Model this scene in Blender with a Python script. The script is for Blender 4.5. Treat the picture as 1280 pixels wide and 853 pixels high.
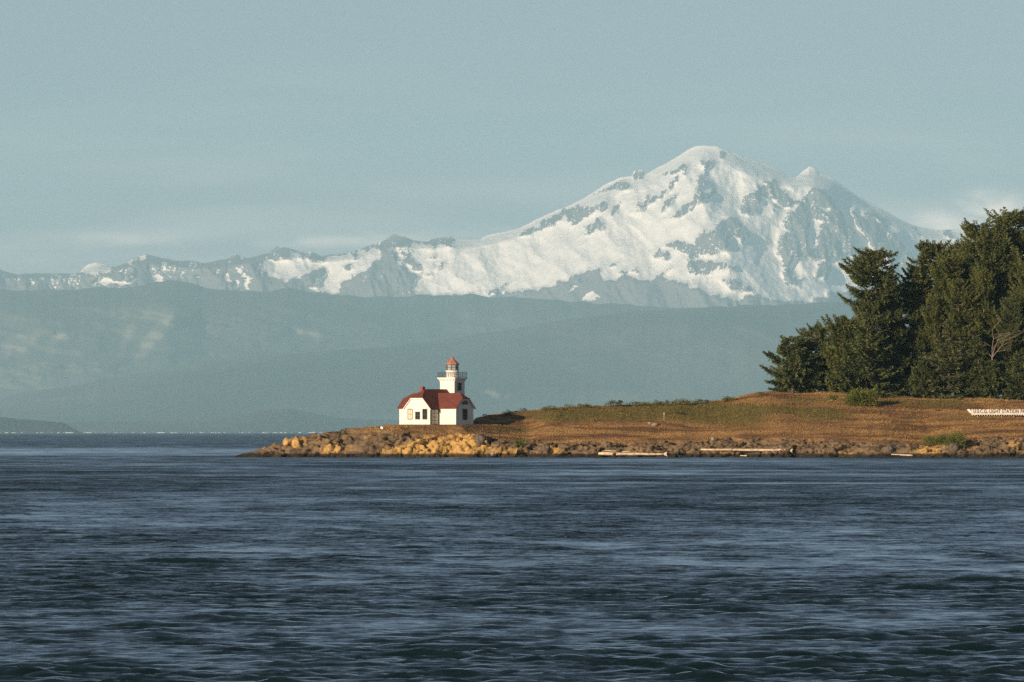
import bpy, math, random
import numpy as np
from mathutils import Vector
from mathutils.bvhtree import BVHTree

for o in list(bpy.data.objects):
    bpy.data.objects.remove(o, do_unlink=True)
scene = bpy.context.scene
COL = scene.collection
R = math.radians

# ------------------------------------------------------------------ camera
CAM_Z = 4.24            # on the deck of a boat
F = 11022.0             # focal length in pixels of a 1280 wide picture
HOR = 540.3
cam_d = bpy.data.cameras.new('camera')
cam_d.lens = 310.0
cam_d.sensor_width = 36.0
cam_d.clip_start = 1.0
cam_d.clip_end = 200000.0
cam = bpy.data.objects.new('camera', cam_d)
COL.objects.link(cam)
cam.location = (0, 0, CAM_Z)
cam.rotation_euler = (R(90) + math.atan((HOR - 426.5) / F), 0, 0)
scene.camera = cam

# ------------------------------------------------------------------ sun and sky
SUN_A = 53.5            # degrees from due left of the view towards the camera
SUN_EL = 12.0
sdx = -math.cos(R(SUN_A)) * math.cos(R(SUN_EL))
sdy = -math.sin(R(SUN_A)) * math.cos(R(SUN_EL))
sdz = math.sin(R(SUN_EL))
sun_d = bpy.data.lights.new('sun', 'SUN')
sun_d.energy = 5.2
sun_d.angle = R(0.55)
sun_d.color = (1.0, 0.76, 0.55)
sun = bpy.data.objects.new('sun', sun_d)
COL.objects.link(sun)
sun.rotation_euler = Vector((-sdx, -sdy, -sdz)).to_track_quat('-Z', 'Y').to_euler()

world = bpy.data.worlds.new('World')
scene.world = world
world.use_nodes = True
SKY_STRENGTH = 0.066
EXPOSURE = 0.35
HAZE_DENSITY = 1.12e-5
HAZE_COLOR = (0.47, 0.82, 1.0)
HAZE_ANISO = -0.13

scene.view_settings.view_transform = 'Standard'
scene.view_settings.look = 'None'
scene.view_settings.exposure = EXPOSURE
scene.view_settings.gamma = 1.0
scene.view_settings.use_curve_mapping = False
scene.cycles.use_denoising = False
scene.cycles.use_adaptive_sampling = False
scene.cycles.sample_clamp_direct = 2.5
scene.cycles.sample_clamp_indirect = 2.5
scene.cycles.max_bounces = 6
scene.cycles.diffuse_bounces = 2
scene.cycles.glossy_bounces = 2
scene.cycles.transmission_bounces = 2
scene.cycles.volume_bounces = 1


# ------------------------------------------------------------------ node helpers
class NT:
    def __init__(self, tree):
        self.t = tree

    def n(self, kind, **kw):
        nd = self.t.nodes.new(kind)
        for k, v in kw.items():
            setattr(nd, k, v)
        return nd

    def set(self, sock, v):
        if isinstance(v, bpy.types.NodeSocket):
            self.t.links.new(v, sock)
        else:
            sock.default_value = v

    def m(self, op, a, b=None, c=None, clamp=False):
        nd = self.n('ShaderNodeMath', operation=op, use_clamp=clamp)
        self.set(nd.inputs[0], a)
        if b is not None:
            self.set(nd.inputs[1], b)
        if c is not None:
            self.set(nd.inputs[2], c)
        return nd.outputs[0]

    def noise(self, vec, scale, detail=4, rough=0.55, dist=0.0, dim='3D'):
        nd = self.n('ShaderNodeTexNoise', noise_dimensions=dim)
        if vec is not None:
            self.set(nd.inputs['Vector'], vec)
        nd.inputs['Scale'].default_value = scale
        nd.inputs['Detail'].default_value = detail
        nd.inputs['Roughness'].default_value = rough
        nd.inputs['Distortion'].default_value = dist
        return nd.outputs['Fac']

    def ramp(self, fac, lo, hi):
        nd = self.n('ShaderNodeMapRange', interpolation_type='SMOOTHSTEP')
        self.set(nd.inputs[0], fac)
        nd.inputs[1].default_value = lo
        nd.inputs[2].default_value = hi
        return nd.outputs[0]

    def mix(self, fac, a, b):
        nd = self.n('ShaderNodeMix', data_type='RGBA')
        self.set(nd.inputs[0], fac)
        self.set(nd.inputs[6], a if isinstance(a, bpy.types.NodeSocket) else (*a[:3], 1))
        self.set(nd.inputs[7], b if isinstance(b, bpy.types.NodeSocket) else (*b[:3], 1))
        return nd.outputs[2]

    def mapping(self, vec, scale=(1, 1, 1), rot=(0, 0, 0)):
        nd = self.n('ShaderNodeMapping')
        self.set(nd.inputs[0], vec)
        nd.inputs['Scale'].default_value = scale
        nd.inputs['Rotation'].default_value = rot
        return nd.outputs[0]

    def coord(self, which='Object'):
        return self.n('ShaderNodeTexCoord').outputs[which]

    def attr(self, name):
        return self.n('ShaderNodeAttribute', attribute_name=name).outputs['Fac']

    def bump(self, height, dist=0.1, strength=1.0):
        nd = self.n('ShaderNodeBump')
        self.set(nd.inputs['Strength'], strength)
        nd.inputs['Distance'].default_value = dist
        self.set(nd.inputs['Height'], height)
        return nd.outputs[0]


def material(name):
    m = bpy.data.materials.new(name)
    m.use_nodes = True
    t = NT(m.node_tree)
    p = m.node_tree.nodes['Principled BSDF']
    return m, t, p


def simple_mat(name, col, rough=0.7, var=0.15, scale=2.0, bump=0.0, spec=0.3):
    m, t, p = material(name)
    nz = t.noise(t.coord('Object'), scale, 5)
    d = tuple(c * (1 - var) for c in col)
    l = tuple(min(1, c * (1 + var)) for c in col)
    t.set(p.inputs['Base Color'], t.mix(t.ramp(nz, 0.3, 0.7), d, l))
    p.inputs['Roughness'].default_value = rough
    p.inputs['Specular IOR Level'].default_value = spec
    if bump:
        t.set(p.inputs['Normal'], t.bump(t.noise(t.coord('Object'), scale * 3, 5), bump))
    return m


# ------------------------------------------------------------------ world sky with thin clouds
wt = NT(world.node_tree)
bg = world.node_tree.nodes['Background']
sky = wt.n('ShaderNodeTexSky', sky_type='NISHITA')
sky.sun_disc = False
sky.sun_elevation = R(SUN_EL)
sky.sun_rotation = math.atan2(sdx, sdy)
sky.altitude = 0
sky.air_density = 1.0
sky.dust_density = 0.6
sky.ozone_density = 1.6
dirv = wt.coord('Generated')
sx = wt.n('ShaderNodeSeparateXYZ')
wt.set(sx.inputs[0], dirv)
az = wt.m('ARCTAN2', sx.outputs[0], sx.outputs[1])
el = wt.m('ARCSINE', sx.outputs[2])
cv = wt.n('ShaderNodeCombineXYZ')
wt.set(cv.inputs[0], az)
wt.set(cv.inputs[1], el)
streak = wt.noise(wt.mapping(cv.outputs[0], (22, 170, 1)), 1.0, 5, 0.5, 0.4)
puff = wt.noise(wt.mapping(cv.outputs[0], (120, 260, 1)), 1.0, 6, 0.55, 0.2)


def blob(px, py, wx, wy):
    u0 = (px - 640) / F
    v0 = (HOR - py) / F
    a = wt.m('DIVIDE', wt.m('SUBTRACT', az, u0), wx / F)
    b = wt.m('DIVIDE', wt.m('SUBTRACT', el, v0), wy / F)
    r2 = wt.m('ADD', wt.m('MULTIPLY', a, a), wt.m('MULTIPLY', b, b))
    return wt.m('POWER', 2.718, wt.m('MULTIPLY', r2, -1.0))


cl = None
for (px, py, wx, wy, s) in ((1238, 258, 34, 17, 1.3), (1190, 282, 60, 17, 1.0), (1130, 278, 50, 16, 0.35),
                            (430, 303, 95, 8, 0.55), (470, 298, 28, 7, 0.35), (150, 300, 120, 10, 0.25)):
    q = wt.m('MULTIPLY', blob(px, py, wx, wy), s)
    cl = q if cl is None else wt.m('MAXIMUM', cl, q)
cl = wt.m('MULTIPLY', cl, wt.ramp(puff, 0.25, 0.62))
low = wt.ramp(el, 0.05, 0.0)
cl2 = wt.m('MULTIPLY', wt.m('MULTIPLY', wt.ramp(streak, 0.40, 0.75), 0.42), low)
veil = wt.m('MULTIPLY', wt.ramp(el, 0.040, 0.012), 0.10)
cloudf = wt.m('ADD', wt.m('ADD', wt.m('MULTIPLY', cl, 1.0), cl2), veil, clamp=True)
CLOUD_COL = (15.0, 12.2, 10.2)
grade = wt.n('ShaderNodeMix', data_type='RGBA', blend_type='MULTIPLY')
grade.inputs[0].default_value = 1.0
hs = wt.n('ShaderNodeHueSaturation')
hs.inputs['Saturation'].default_value = 0.42
wt.set(hs.inputs['Color'], sky.outputs[0])
wt.set(grade.inputs[6], hs.outputs[0])
grade.inputs[7].default_value = (0.66, 0.79, 1.03, 1)
wt.set(bg.inputs[0], wt.mix(cloudf, grade.outputs[2], CLOUD_COL))
bg.inputs[1].default_value = SKY_STRENGTH


# ------------------------------------------------------------------ numpy noise
_rs = np.random.RandomState(7)
_P = np.concatenate([_rs.permutation(256)] * 3).astype(np.int64)
_G = _rs.normal(size=(256, 3))
_G /= np.linalg.norm(_G, axis=1)[:, None]


def pn(x, y, z=0.0):
    x, y, z = np.broadcast_arrays(np.asarray(x, float), np.asarray(y, float), np.asarray(z, float))
    xi, yi, zi = np.floor(x).astype(np.int64), np.floor(y).astype(np.int64), np.floor(z).astype(np.int64)
    xf, yf, zf = x - xi, y - yi, z - zi
    f = lambda t: t * t * t * (t * (t * 6 - 15) + 10)
    u, v, w = f(xf), f(yf), f(zf)
    out = 0
    for i in (0, 1):
        for j in (0, 1):
            for k in (0, 1):
                h = _P[_P[_P[(xi + i) & 255] + ((yi + j) & 255)] + ((zi + k) & 255)]
                g = _G[h]
                d = g[..., 0] * (xf - i) + g[..., 1] * (yf - j) + g[..., 2] * (zf - k)
                out = out + d * (u if i else 1 - u) * (v if j else 1 - v) * (w if k else 1 - w)
    return out * 1.5


def fbm(x, y, z=0.0, o=4, lac=2.03, g=0.5):
    s, a = 0, 1.0
    for i in range(o):
        s = s + a * pn(x + 17.3 * i, y + 5.1 * i, z + 9.7 * i)
        x, y, z = x * lac, y * lac, z * lac
        a *= g
    return s


def ridged(x, y, z=0.0, o=4, lac=2.1, g=0.5):
    s, a = 0, 1.0
    for i in range(o):
        s = s + a * (1 - np.abs(pn(x + 13.3 * i, y + 7.7 * i, z + 3.1 * i)) * 2)
        x, y, z = x * lac, y * lac, z * lac
        a *= g
    return s


def cells(x, y, z):
    """cell noise: (nearest distance, second minus nearest, random value per cell)"""
    xi, yi, zi = np.floor(x).astype(np.int64), np.floor(y).astype(np.int64), np.floor(z).astype(np.int64)
    f1 = np.full(x.shape, 9.0)
    f2 = np.full(x.shape, 9.0)
    idv = np.zeros(x.shape)
    for i in (-1, 0, 1):
        for j in (-1, 0, 1):
            for k in (-1, 0, 1):
                h = _P[_P[_P[(xi + i) & 255] + ((yi + j) & 255)] + ((zi + k) & 255)]
                dx = xi + i + 0.5 + 0.45 * _G[h, 0] - x
                dy = yi + j + 0.5 + 0.45 * _G[h, 1] - y
                dz = zi + k + 0.5 + 0.45 * _G[h, 2] - z
                d = np.sqrt(dx * dx + dy * dy + dz * dz)
                near = d < f1
                f2 = np.where(near, f1, np.minimum(f2, d))
                idv = np.where(near, h / 255.0, idv)
                f1 = np.where(near, d, f1)
    return f1, f2 - f1, idv


def smooth(a, lo, hi):
    t = np.clip((a - lo) / (hi - lo), 0, 1)
    return t * t * (3 - 2 * t)


# ------------------------------------------------------------------ mesh helpers
def link(name, me, parent=None):
    o = bpy.data.objects.new(name, me)
    COL.objects.link(o)
    if parent is not None:
        o.parent = parent
    return o


def mesh_np(name, V, quads=None, tris=None, smooth_=False, attrs=None, mat=None):
    me = bpy.data.meshes.new(name)
    V = np.asarray(V, dtype=np.float32)
    parts, starts, pos = [], [], 0
    for arr, k in ((quads, 4), (tris, 3)):
        if arr is not None and len(arr):
            arr = np.asarray(arr, dtype=np.int32).reshape(-1, k)
            parts.append(arr.ravel())
            starts.append(pos + np.arange(len(arr)) * k)
            pos += arr.size
    loops = np.concatenate(parts)
    starts = np.concatenate(starts).astype(np.int32)
    me.vertices.add(len(V))
    me.vertices.foreach_set('co', V.ravel())
    me.loops.add(len(loops))
    me.loops.foreach_set('vertex_index', loops)
    me.polygons.add(len(starts))
    me.polygons.foreach_set('loop_start', starts)
    if smooth_:
        me.polygons.foreach_set('use_smooth', np.ones(len(starts), dtype=bool))
    for k, a in (attrs or {}).items():
        at = me.attributes.new(k, 'FLOAT', 'POINT')
        at.data.foreach_set('value', np.asarray(a, dtype=np.float32).ravel())
    me.update(calc_edges=True)
    me.validate()
    if mat:
        me.materials.append(mat)
    return me


def grid_quads(nr, nc):
    i = np.arange(nr * nc).reshape(nr, nc)
    return np.stack([i[:-1, :-1], i[:-1, 1:], i[1:, 1:], i[1:, :-1]], axis=-1).reshape(-1, 4)


def tag(o, label=None, cat=None, group=None, kind=None):
    if label:
        o['label'] = label
    if cat:
        o['category'] = cat
    if group:
        o['group'] = group
    if kind:
        o['kind'] = kind
    return o


def empty(name, loc, rz=0.0, parent=None):
    o = bpy.data.objects.new(name, None)
    COL.objects.link(o)
    o.location = loc
    o.rotation_euler = (0, 0, rz)
    if parent:
        o.parent = parent
    return o


class MB:
    """collects shapes for ONE mesh object"""

    def __init__(self):
        self.v, self.f = [], []

    def poly(self, pts):
        b = len(self.v)
        self.v += [tuple(p) for p in pts]
        self.f.append(tuple(range(b, b + len(pts))))

    def box(self, x0, x1, y0, y1, z0, z1):
        self.prism([(x0, y0), (x1, y0), (x1, y1), (x0, y1)], z0, z1)

    def prism(self, pts, z0, z1, pts1=None):
        pts1 = pts1 or pts
        b, n = len(self.v), len(pts)
        self.v += [(x, y, z0) for x, y in pts] + [(x, y, z1) for x, y in pts1]
        self.f.append(tuple(b + i for i in reversed(range(n))))
        self.f.append(tuple(b + n + i for i in range(n)))
        for i in range(n):
            j = (i + 1) % n
            self.f.append((b + i, b + j, b + n + j, b + n + i))

    def slab(self, pts, th):
        """polygon (3D) given thickness downwards"""
        b, n = len(self.v), len(pts)
        self.v += [tuple(p) for p in pts] + [(p[0], p[1], p[2] - th) for p in pts]
        self.f.append(tuple(b + i for i in range(n)))
        self.f.append(tuple(b + n + i for i in reversed(range(n))))
        for i in range(n):
            j = (i + 1) % n
            self.f.append((b + j, b + i, b + n + i, b + n + j))

    def extr(self, pts, vec):
        """polygon (3D) extruded along a vector"""
        b, n = len(self.v), len(pts)
        self.v += [tuple(p) for p in pts] + [(p[0] + vec[0], p[1] + vec[1], p[2] + vec[2]) for p in pts]
        self.f.append(tuple(b + i for i in range(n)))
        self.f.append(tuple(b + n + i for i in reversed(range(n))))
        for i in range(n):
            j = (i + 1) % n
            self.f.append((b + j, b + i, b + n + i, b + n + j))

    def tube(self, path, radii, n=8):
        path = [Vector(p) for p in path]
        rings = []
        for i, p in enumerate(path):
            a = path[max(i - 1, 0)]
            c = path[min(i + 1, len(path) - 1)]
            d = (c - a).normalized()
            up = Vector((0, 0, 1)) if abs(d.z) < 0.9 else Vector((1, 0, 0))
            s = d.cross(up).normalized()
            t = s.cross(d)
            r = radii[i] if hasattr(radii, '__len__') else radii
            b = len(self.v)
            for k in range(n):
                an = 2 * math.pi * k / n
                self.v.append(tuple(p + s * (math.cos(an) * r) + t * (math.sin(an) * r)))
            rings.append(b)
        for a, b in zip(rings, rings[1:]):
            for k in range(n):
                self.f.append((a + k, a + (k + 1) % n, b + (k + 1) % n, b + k))
        self.f.append(tuple(rings[0] + k for k in reversed(range(n))))
        self.f.append(tuple(rings[-1] + k for k in range(n)))

    def build(self, name, mat, parent=None, smooth_=False, recalc=True):
        me = bpy.data.meshes.new(name)
        me.from_pydata(self.v, [], self.f)
        if recalc:
            import bmesh
            bm = bmesh.new()
            bm.from_mesh(me)
            bmesh.ops.recalc_face_normals(bm, faces=bm.faces)
            bm.to_mesh(me)
            bm.free()
        if smooth_:
            for p in me.polygons:
                p.use_smooth = True
        me.materials.append(mat)
        return link(name, me, parent)


def interp(px, pts):
    xs, ys = zip(*pts)
    return np.interp(px, xs, ys)


def in_poly(x, y, poly):
    r = np.zeros(x.shape, bool)
    n = len(poly)
    j = n - 1
    for i in range(n):
        xi, yi = poly[i]
        xj, yj = poly[j]
        c = ((yi > y) != (yj > y)) & (x < (xj - xi) * (y - yi) / ((yj - yi) or 1e-9) + xi)
        r ^= c
        j = i
    return r


def blur(a, n):
    for _ in range(n):
        p = np.pad(a, 1, mode='edge')
        a = (p[:-2, 1:-1] + p[2:, 1:-1] + p[1:-1, :-2] + p[1:-1, 2:] + 2 * p[1:-1, 1:-1]) / 6
    return a


# ================================================================== SETTING: water
def build_water():
    rng = np.random.RandomState(3)
    rows = [110.0]
    while rows[-1] < 1900:
        rows.append(rows[-1] * 1.00125)
    while rows[-1] < 99000:
        rows.append(rows[-1] * 1.012)
    Y = np.array(rows)
    T = np.linspace(-0.080, 0.080, 330)
    # wide skirts outside the picture
    T = np.concatenate([[-1.2, -0.5, -0.2], T, [0.2, 0.5, 1.2]])
    YY, TT = np.meshgrid(Y, T, indexing='ij')
    X = YY * TT
    step = np.gradient(Y)[:, None] * np.ones_like(X)
    # calm streaks
    n1 = fbm(X / 160.0 + 3, YY / 26.0, 0.5, 3)
    n2 = fbm(X / 420.0, YY / 150.0 + 8, 2.5, 3)
    calm = 0.6 * smooth(n1, 0.0, 0.7) * smooth(YY, 300, 900) + 0.35 * smooth(n2, -0.1, 0.6) * smooth(YY, 250, 700)
    wob = 12 * fbm(X / 60.0, YY / 200.0, 4.0, 3)
    calm = np.maximum(calm, np.exp(-((YY - 735 + wob) / 11.0) ** 2) * smooth(X, -22, -4) * 0.95)
    calm = np.maximum(calm, smooth(YY, 1560, 1620) * (1 - smooth(YY, 2250, 2500)) * (1 - smooth(X, 10, 30)) * 0.9)
    calm = calm * (1 - 0.8 * smooth(YY, 2350, 2700))
    wind = (0.45 * fbm(X / 30.0, YY / 90.0, 7.0, 3) + 0.5 * fbm(X / 7.0, YY / 30.0, 3.0, 4) + 0.35 * fbm(X / 70.0, YY / 260.0, 5.0, 2)
            + 0.45 * fbm(X / 2.2, YY / 6.0, 9.0, 3))
    wind = np.clip(0.55 + 0.95 * wind, 0.03, 1.5)
    Z = np.zeros_like(X)
    comps = [(L, 0.0066 * L ** 0.5 / (1 + (L / 2.4) ** 2), 0.45 if L < 1.0 else 0.26) for L in np.exp(rng.uniform(math.log(0.36), math.log(4.5), 150))]
    comps += [(L, 0.007, 0.2) for L in rng.uniform(6, 18, 8)]
    for L, amp, spread in comps:
        th = rng.normal(0, spread) + 0.08
        k = 2 * math.pi / L
        kx, ky = k * math.sin(th), k * math.cos(th)
        ph = rng.uniform(0, 6.28)
        fade = smooth(L / step, 1.7, 3.4)
        n = int(np.searchsorted(Y, min(1900, max(200, 600 * L / 0.6))))
        sel = slice(0, n)
        Z[sel] += (amp * np.sin(kx * X[sel] + ky * YY[sel] + ph)) * fade[sel]
    Z *= (0.30 + 0.85 * wind) * (1 - 0.8 * np.clip(calm, 0, 1))
    Z = Z + 2.5 * Z * np.abs(Z)
    Z[:, :3] *= 0
    Z[:, -3:] *= 0
    V = np.stack([X, YY, Z], -1).reshape(-1, 3)
    q = grid_quads(*X.shape)
    b = len(V)
    base = np.array([[-60000, -1400, -0.7], [60000, -1400, -0.7], [60000, 99500, -0.7], [-60000, 99500, -0.7]])
    V = np.vstack([V, base])
    q = np.vstack([q, [[b, b + 1, b + 2, b + 3]]])
    calm = np.concatenate([np.clip(calm, 0, 1).ravel(), np.zeros(4)])
    wind = wind * (1 + 0.45 * smooth(YY, 250, 800)) + 0.22 * smooth(YY, 250, 800)
    wind = np.concatenate([wind.ravel(), np.ones(4)])
    m, t, p = material('sea_water')
    co = t.coord('Object')
    cal = t.attr('calm')
    # small ripples: facets leaning mostly towards the open side, as seen on wind waves
    nz = t.n('ShaderNodeTexNoise')
    t.set(nz.inputs['Vector'], t.mapping(co, (0.9, 1.3, 1)))
    nz.inputs['Scale'].default_value = 1.6
    nz.inputs['Detail'].default_value = 5
    nz.inputs['Roughness'].default_value = 0.65
    sc = t.n('ShaderNodeSeparateColor')
    t.set(sc.inputs[0], nz.outputs['Color'])
    big = t.noise(t.mapping(co, (0.22, 0.42, 1)), 1.0, 5, 0.62, 0.3)
    st = t.m('MULTIPLY', t.m('SUBTRACT', 1.0, t.m('MULTIPLY', cal, 0.60)), t.m('MULTIPLY_ADD', t.attr('wind'), 1.0, 0.38))
    st = t.m('MULTIPLY', st, t.m('MULTIPLY_ADD', t.ramp(big, 0.3, 0.7), 0.9, 0.68))
    nx = t.m('MULTIPLY', t.m('MULTIPLY', t.m('SUBTRACT', sc.outputs[0], 0.5), 1.3), st)
    ny = t.m('MULTIPLY', t.m('MULTIPLY_ADD', t.m('ABSOLUTE', t.m('SUBTRACT', sc.outputs[1], 0.5)), 1.3, 0.07), st)
    off = t.n('ShaderNodeCombineXYZ')
    t.set(off.inputs[0], nx)
    t.set(off.inputs[1], t.m('MULTIPLY', ny, -1.0))
    geo = t.n('ShaderNodeNewGeometry')
    va = t.n('ShaderNodeVectorMath', operation='ADD')
    t.set(va.inputs[0], geo.outputs['Normal'])
    t.set(va.inputs[1], off.outputs[0])
    vn = t.n('ShaderNodeVectorMath', operation='NORMALIZE')
    t.set(vn.inputs[0], va.outputs[0])
    t.set(p.inputs['Normal'], vn.outputs[0])
    p.inputs['Base Color'].default_value = (0.004, 0.012, 0.013, 1)
    t.set(p.inputs['Roughness'], t.m('SUBTRACT', 0.09, t.m('MULTIPLY', cal, 0.04)))
    p.inputs['IOR'].default_value = 1.333
    p.inputs['Specular Tint'].default_value = (0.80, 1.0, 0.64, 1)
    o = link('water', mesh_np('water', V, q, smooth_=True, attrs={'calm': calm, 'wind': wind}, mat=m))
    tag(o, kind='structure')


build_water()

# ================================================================== SETTING: snowy mountains
CROPS = {'A': (640, 170, 3.877), 'B': (820, 170, 3.877), 'C': (1000, 170, 3.877),
         'D': (440, 270, 5.818), 'E': (220, 290, 5.818), 'F': (0, 300, 5.818)}


def cp(c, pts):
    ox, oy, s = CROPS[c]
    return [(ox + x / s, oy + y / s) for x, y in pts]


RIDGE = [(-300, 345), (-100, 340), (0, 337), (8, 340), (20, 343), (35, 342), (60, 341.5), (85, 342), (99, 342), (104, 335), (110, 331),
         (120, 328), (135, 332), (143, 334), (150, 332), (162, 326), (175, 321), (183, 318), (200, 322), (220, 326), (240, 326),
         (255, 329), (270, 326), (285, 323), (294, 318), (310, 323), (325, 319), (337, 316), (346, 308), (360, 310), (375, 315),
         (390, 315), (402, 321), (415, 318), (435, 317), (460, 308), (480, 301), (492, 293), (505, 296), (520, 301), (530, 302),
         (545, 298), (565, 296), (570, 300), (590, 300), (600, 299), (610, 294), (635, 289), (650, 285), (665, 277), (690, 265),
         (705, 260), (730, 248), (745, 238), (760, 229), (775, 222), (790, 220), (793, 213), (803, 212), (806, 219), (815, 213),
         (835, 203), (853, 192), (860, 187), (868, 183), (880, 181.5), (897, 183), (903, 186), (915, 190), (930, 196), (950, 202),
         (970, 210), (985, 219), (995, 222), (1005, 213), (1012, 207.5), (1018, 209), (1025, 216), (1040, 222), (1050, 229),
         (1062, 238), (1075, 246), (1085, 252), (1100, 260), (1115, 268), (1130, 277), (1150, 284), (1175, 288), (1200, 286),
         (1230, 284), (1300, 298), (1450, 330), (1650, 352)]
TREELINE = [(-300, 999), (430, 999), (515, 366), (530, 368), (555, 369), (580, 368), (605, 371), (640, 366), (678, 360), (707, 352), (725, 343), (741, 336),
            (751, 336), (744, 346), (764, 350), (782, 344), (795, 348), (810, 352), (826, 348), (844, 350), (858, 356), (872, 361),
            (885, 369), (900, 371), (920, 373), (944, 368), (965, 374), (995, 376), (1016, 378), (1040, 364), (1064, 363),
            (1075, 352), (1120, 350), (1650, 350)]
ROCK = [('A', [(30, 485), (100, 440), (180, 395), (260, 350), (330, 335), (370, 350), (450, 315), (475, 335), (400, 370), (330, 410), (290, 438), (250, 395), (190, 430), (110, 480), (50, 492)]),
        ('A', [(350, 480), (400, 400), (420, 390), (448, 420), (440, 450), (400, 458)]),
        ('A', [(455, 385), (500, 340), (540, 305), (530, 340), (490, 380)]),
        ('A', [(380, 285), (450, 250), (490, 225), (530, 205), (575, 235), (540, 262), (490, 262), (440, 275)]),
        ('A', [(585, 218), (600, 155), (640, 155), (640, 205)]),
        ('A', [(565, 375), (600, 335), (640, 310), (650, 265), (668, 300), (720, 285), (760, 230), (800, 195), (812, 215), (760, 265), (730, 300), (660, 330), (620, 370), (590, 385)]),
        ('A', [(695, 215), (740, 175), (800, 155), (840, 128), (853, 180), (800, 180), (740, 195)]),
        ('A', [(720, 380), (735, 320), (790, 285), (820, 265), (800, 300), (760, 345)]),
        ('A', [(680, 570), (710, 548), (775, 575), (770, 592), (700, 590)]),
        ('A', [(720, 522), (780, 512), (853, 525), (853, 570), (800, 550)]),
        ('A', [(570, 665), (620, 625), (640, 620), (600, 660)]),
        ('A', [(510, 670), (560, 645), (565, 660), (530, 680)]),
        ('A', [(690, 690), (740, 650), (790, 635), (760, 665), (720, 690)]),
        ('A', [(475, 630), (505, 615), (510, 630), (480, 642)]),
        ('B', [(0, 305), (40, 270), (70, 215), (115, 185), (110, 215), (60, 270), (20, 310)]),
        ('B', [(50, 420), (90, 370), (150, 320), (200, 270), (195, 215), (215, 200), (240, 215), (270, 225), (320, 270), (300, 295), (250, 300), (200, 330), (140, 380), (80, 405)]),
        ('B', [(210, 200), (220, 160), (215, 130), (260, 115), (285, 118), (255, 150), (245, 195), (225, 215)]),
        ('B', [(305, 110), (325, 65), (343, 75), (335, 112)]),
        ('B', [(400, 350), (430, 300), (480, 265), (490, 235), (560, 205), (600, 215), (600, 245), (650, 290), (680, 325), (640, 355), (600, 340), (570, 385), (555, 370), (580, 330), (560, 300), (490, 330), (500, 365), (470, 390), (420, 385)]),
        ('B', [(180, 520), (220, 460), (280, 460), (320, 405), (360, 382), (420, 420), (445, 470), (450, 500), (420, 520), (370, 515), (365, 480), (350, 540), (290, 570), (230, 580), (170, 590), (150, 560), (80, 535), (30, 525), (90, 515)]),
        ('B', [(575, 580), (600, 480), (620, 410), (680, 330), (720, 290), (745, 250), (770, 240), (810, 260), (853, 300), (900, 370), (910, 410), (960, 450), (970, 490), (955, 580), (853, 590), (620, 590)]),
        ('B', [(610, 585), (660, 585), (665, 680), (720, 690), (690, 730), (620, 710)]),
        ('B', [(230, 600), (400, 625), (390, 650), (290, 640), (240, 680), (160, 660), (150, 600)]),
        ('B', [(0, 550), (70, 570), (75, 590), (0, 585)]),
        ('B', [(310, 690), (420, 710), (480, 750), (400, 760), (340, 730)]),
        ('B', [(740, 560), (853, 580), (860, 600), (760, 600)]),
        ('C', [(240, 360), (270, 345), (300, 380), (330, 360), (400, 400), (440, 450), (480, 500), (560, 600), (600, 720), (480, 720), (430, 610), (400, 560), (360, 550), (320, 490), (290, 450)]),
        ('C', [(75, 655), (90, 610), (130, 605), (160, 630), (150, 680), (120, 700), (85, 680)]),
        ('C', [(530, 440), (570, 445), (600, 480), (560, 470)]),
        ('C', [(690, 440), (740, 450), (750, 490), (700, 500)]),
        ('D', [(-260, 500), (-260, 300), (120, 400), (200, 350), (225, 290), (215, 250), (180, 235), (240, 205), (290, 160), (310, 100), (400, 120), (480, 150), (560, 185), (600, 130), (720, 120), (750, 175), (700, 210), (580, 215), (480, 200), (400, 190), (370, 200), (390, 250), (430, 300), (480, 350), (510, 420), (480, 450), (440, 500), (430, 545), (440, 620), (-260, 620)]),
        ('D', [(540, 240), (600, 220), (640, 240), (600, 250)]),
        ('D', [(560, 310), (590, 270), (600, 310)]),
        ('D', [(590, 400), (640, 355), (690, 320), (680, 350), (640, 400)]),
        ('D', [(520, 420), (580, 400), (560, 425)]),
        ('D', [(960, 570), (1060, 520), (1180, 470), (1140, 510), (1050, 570)])]
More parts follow.
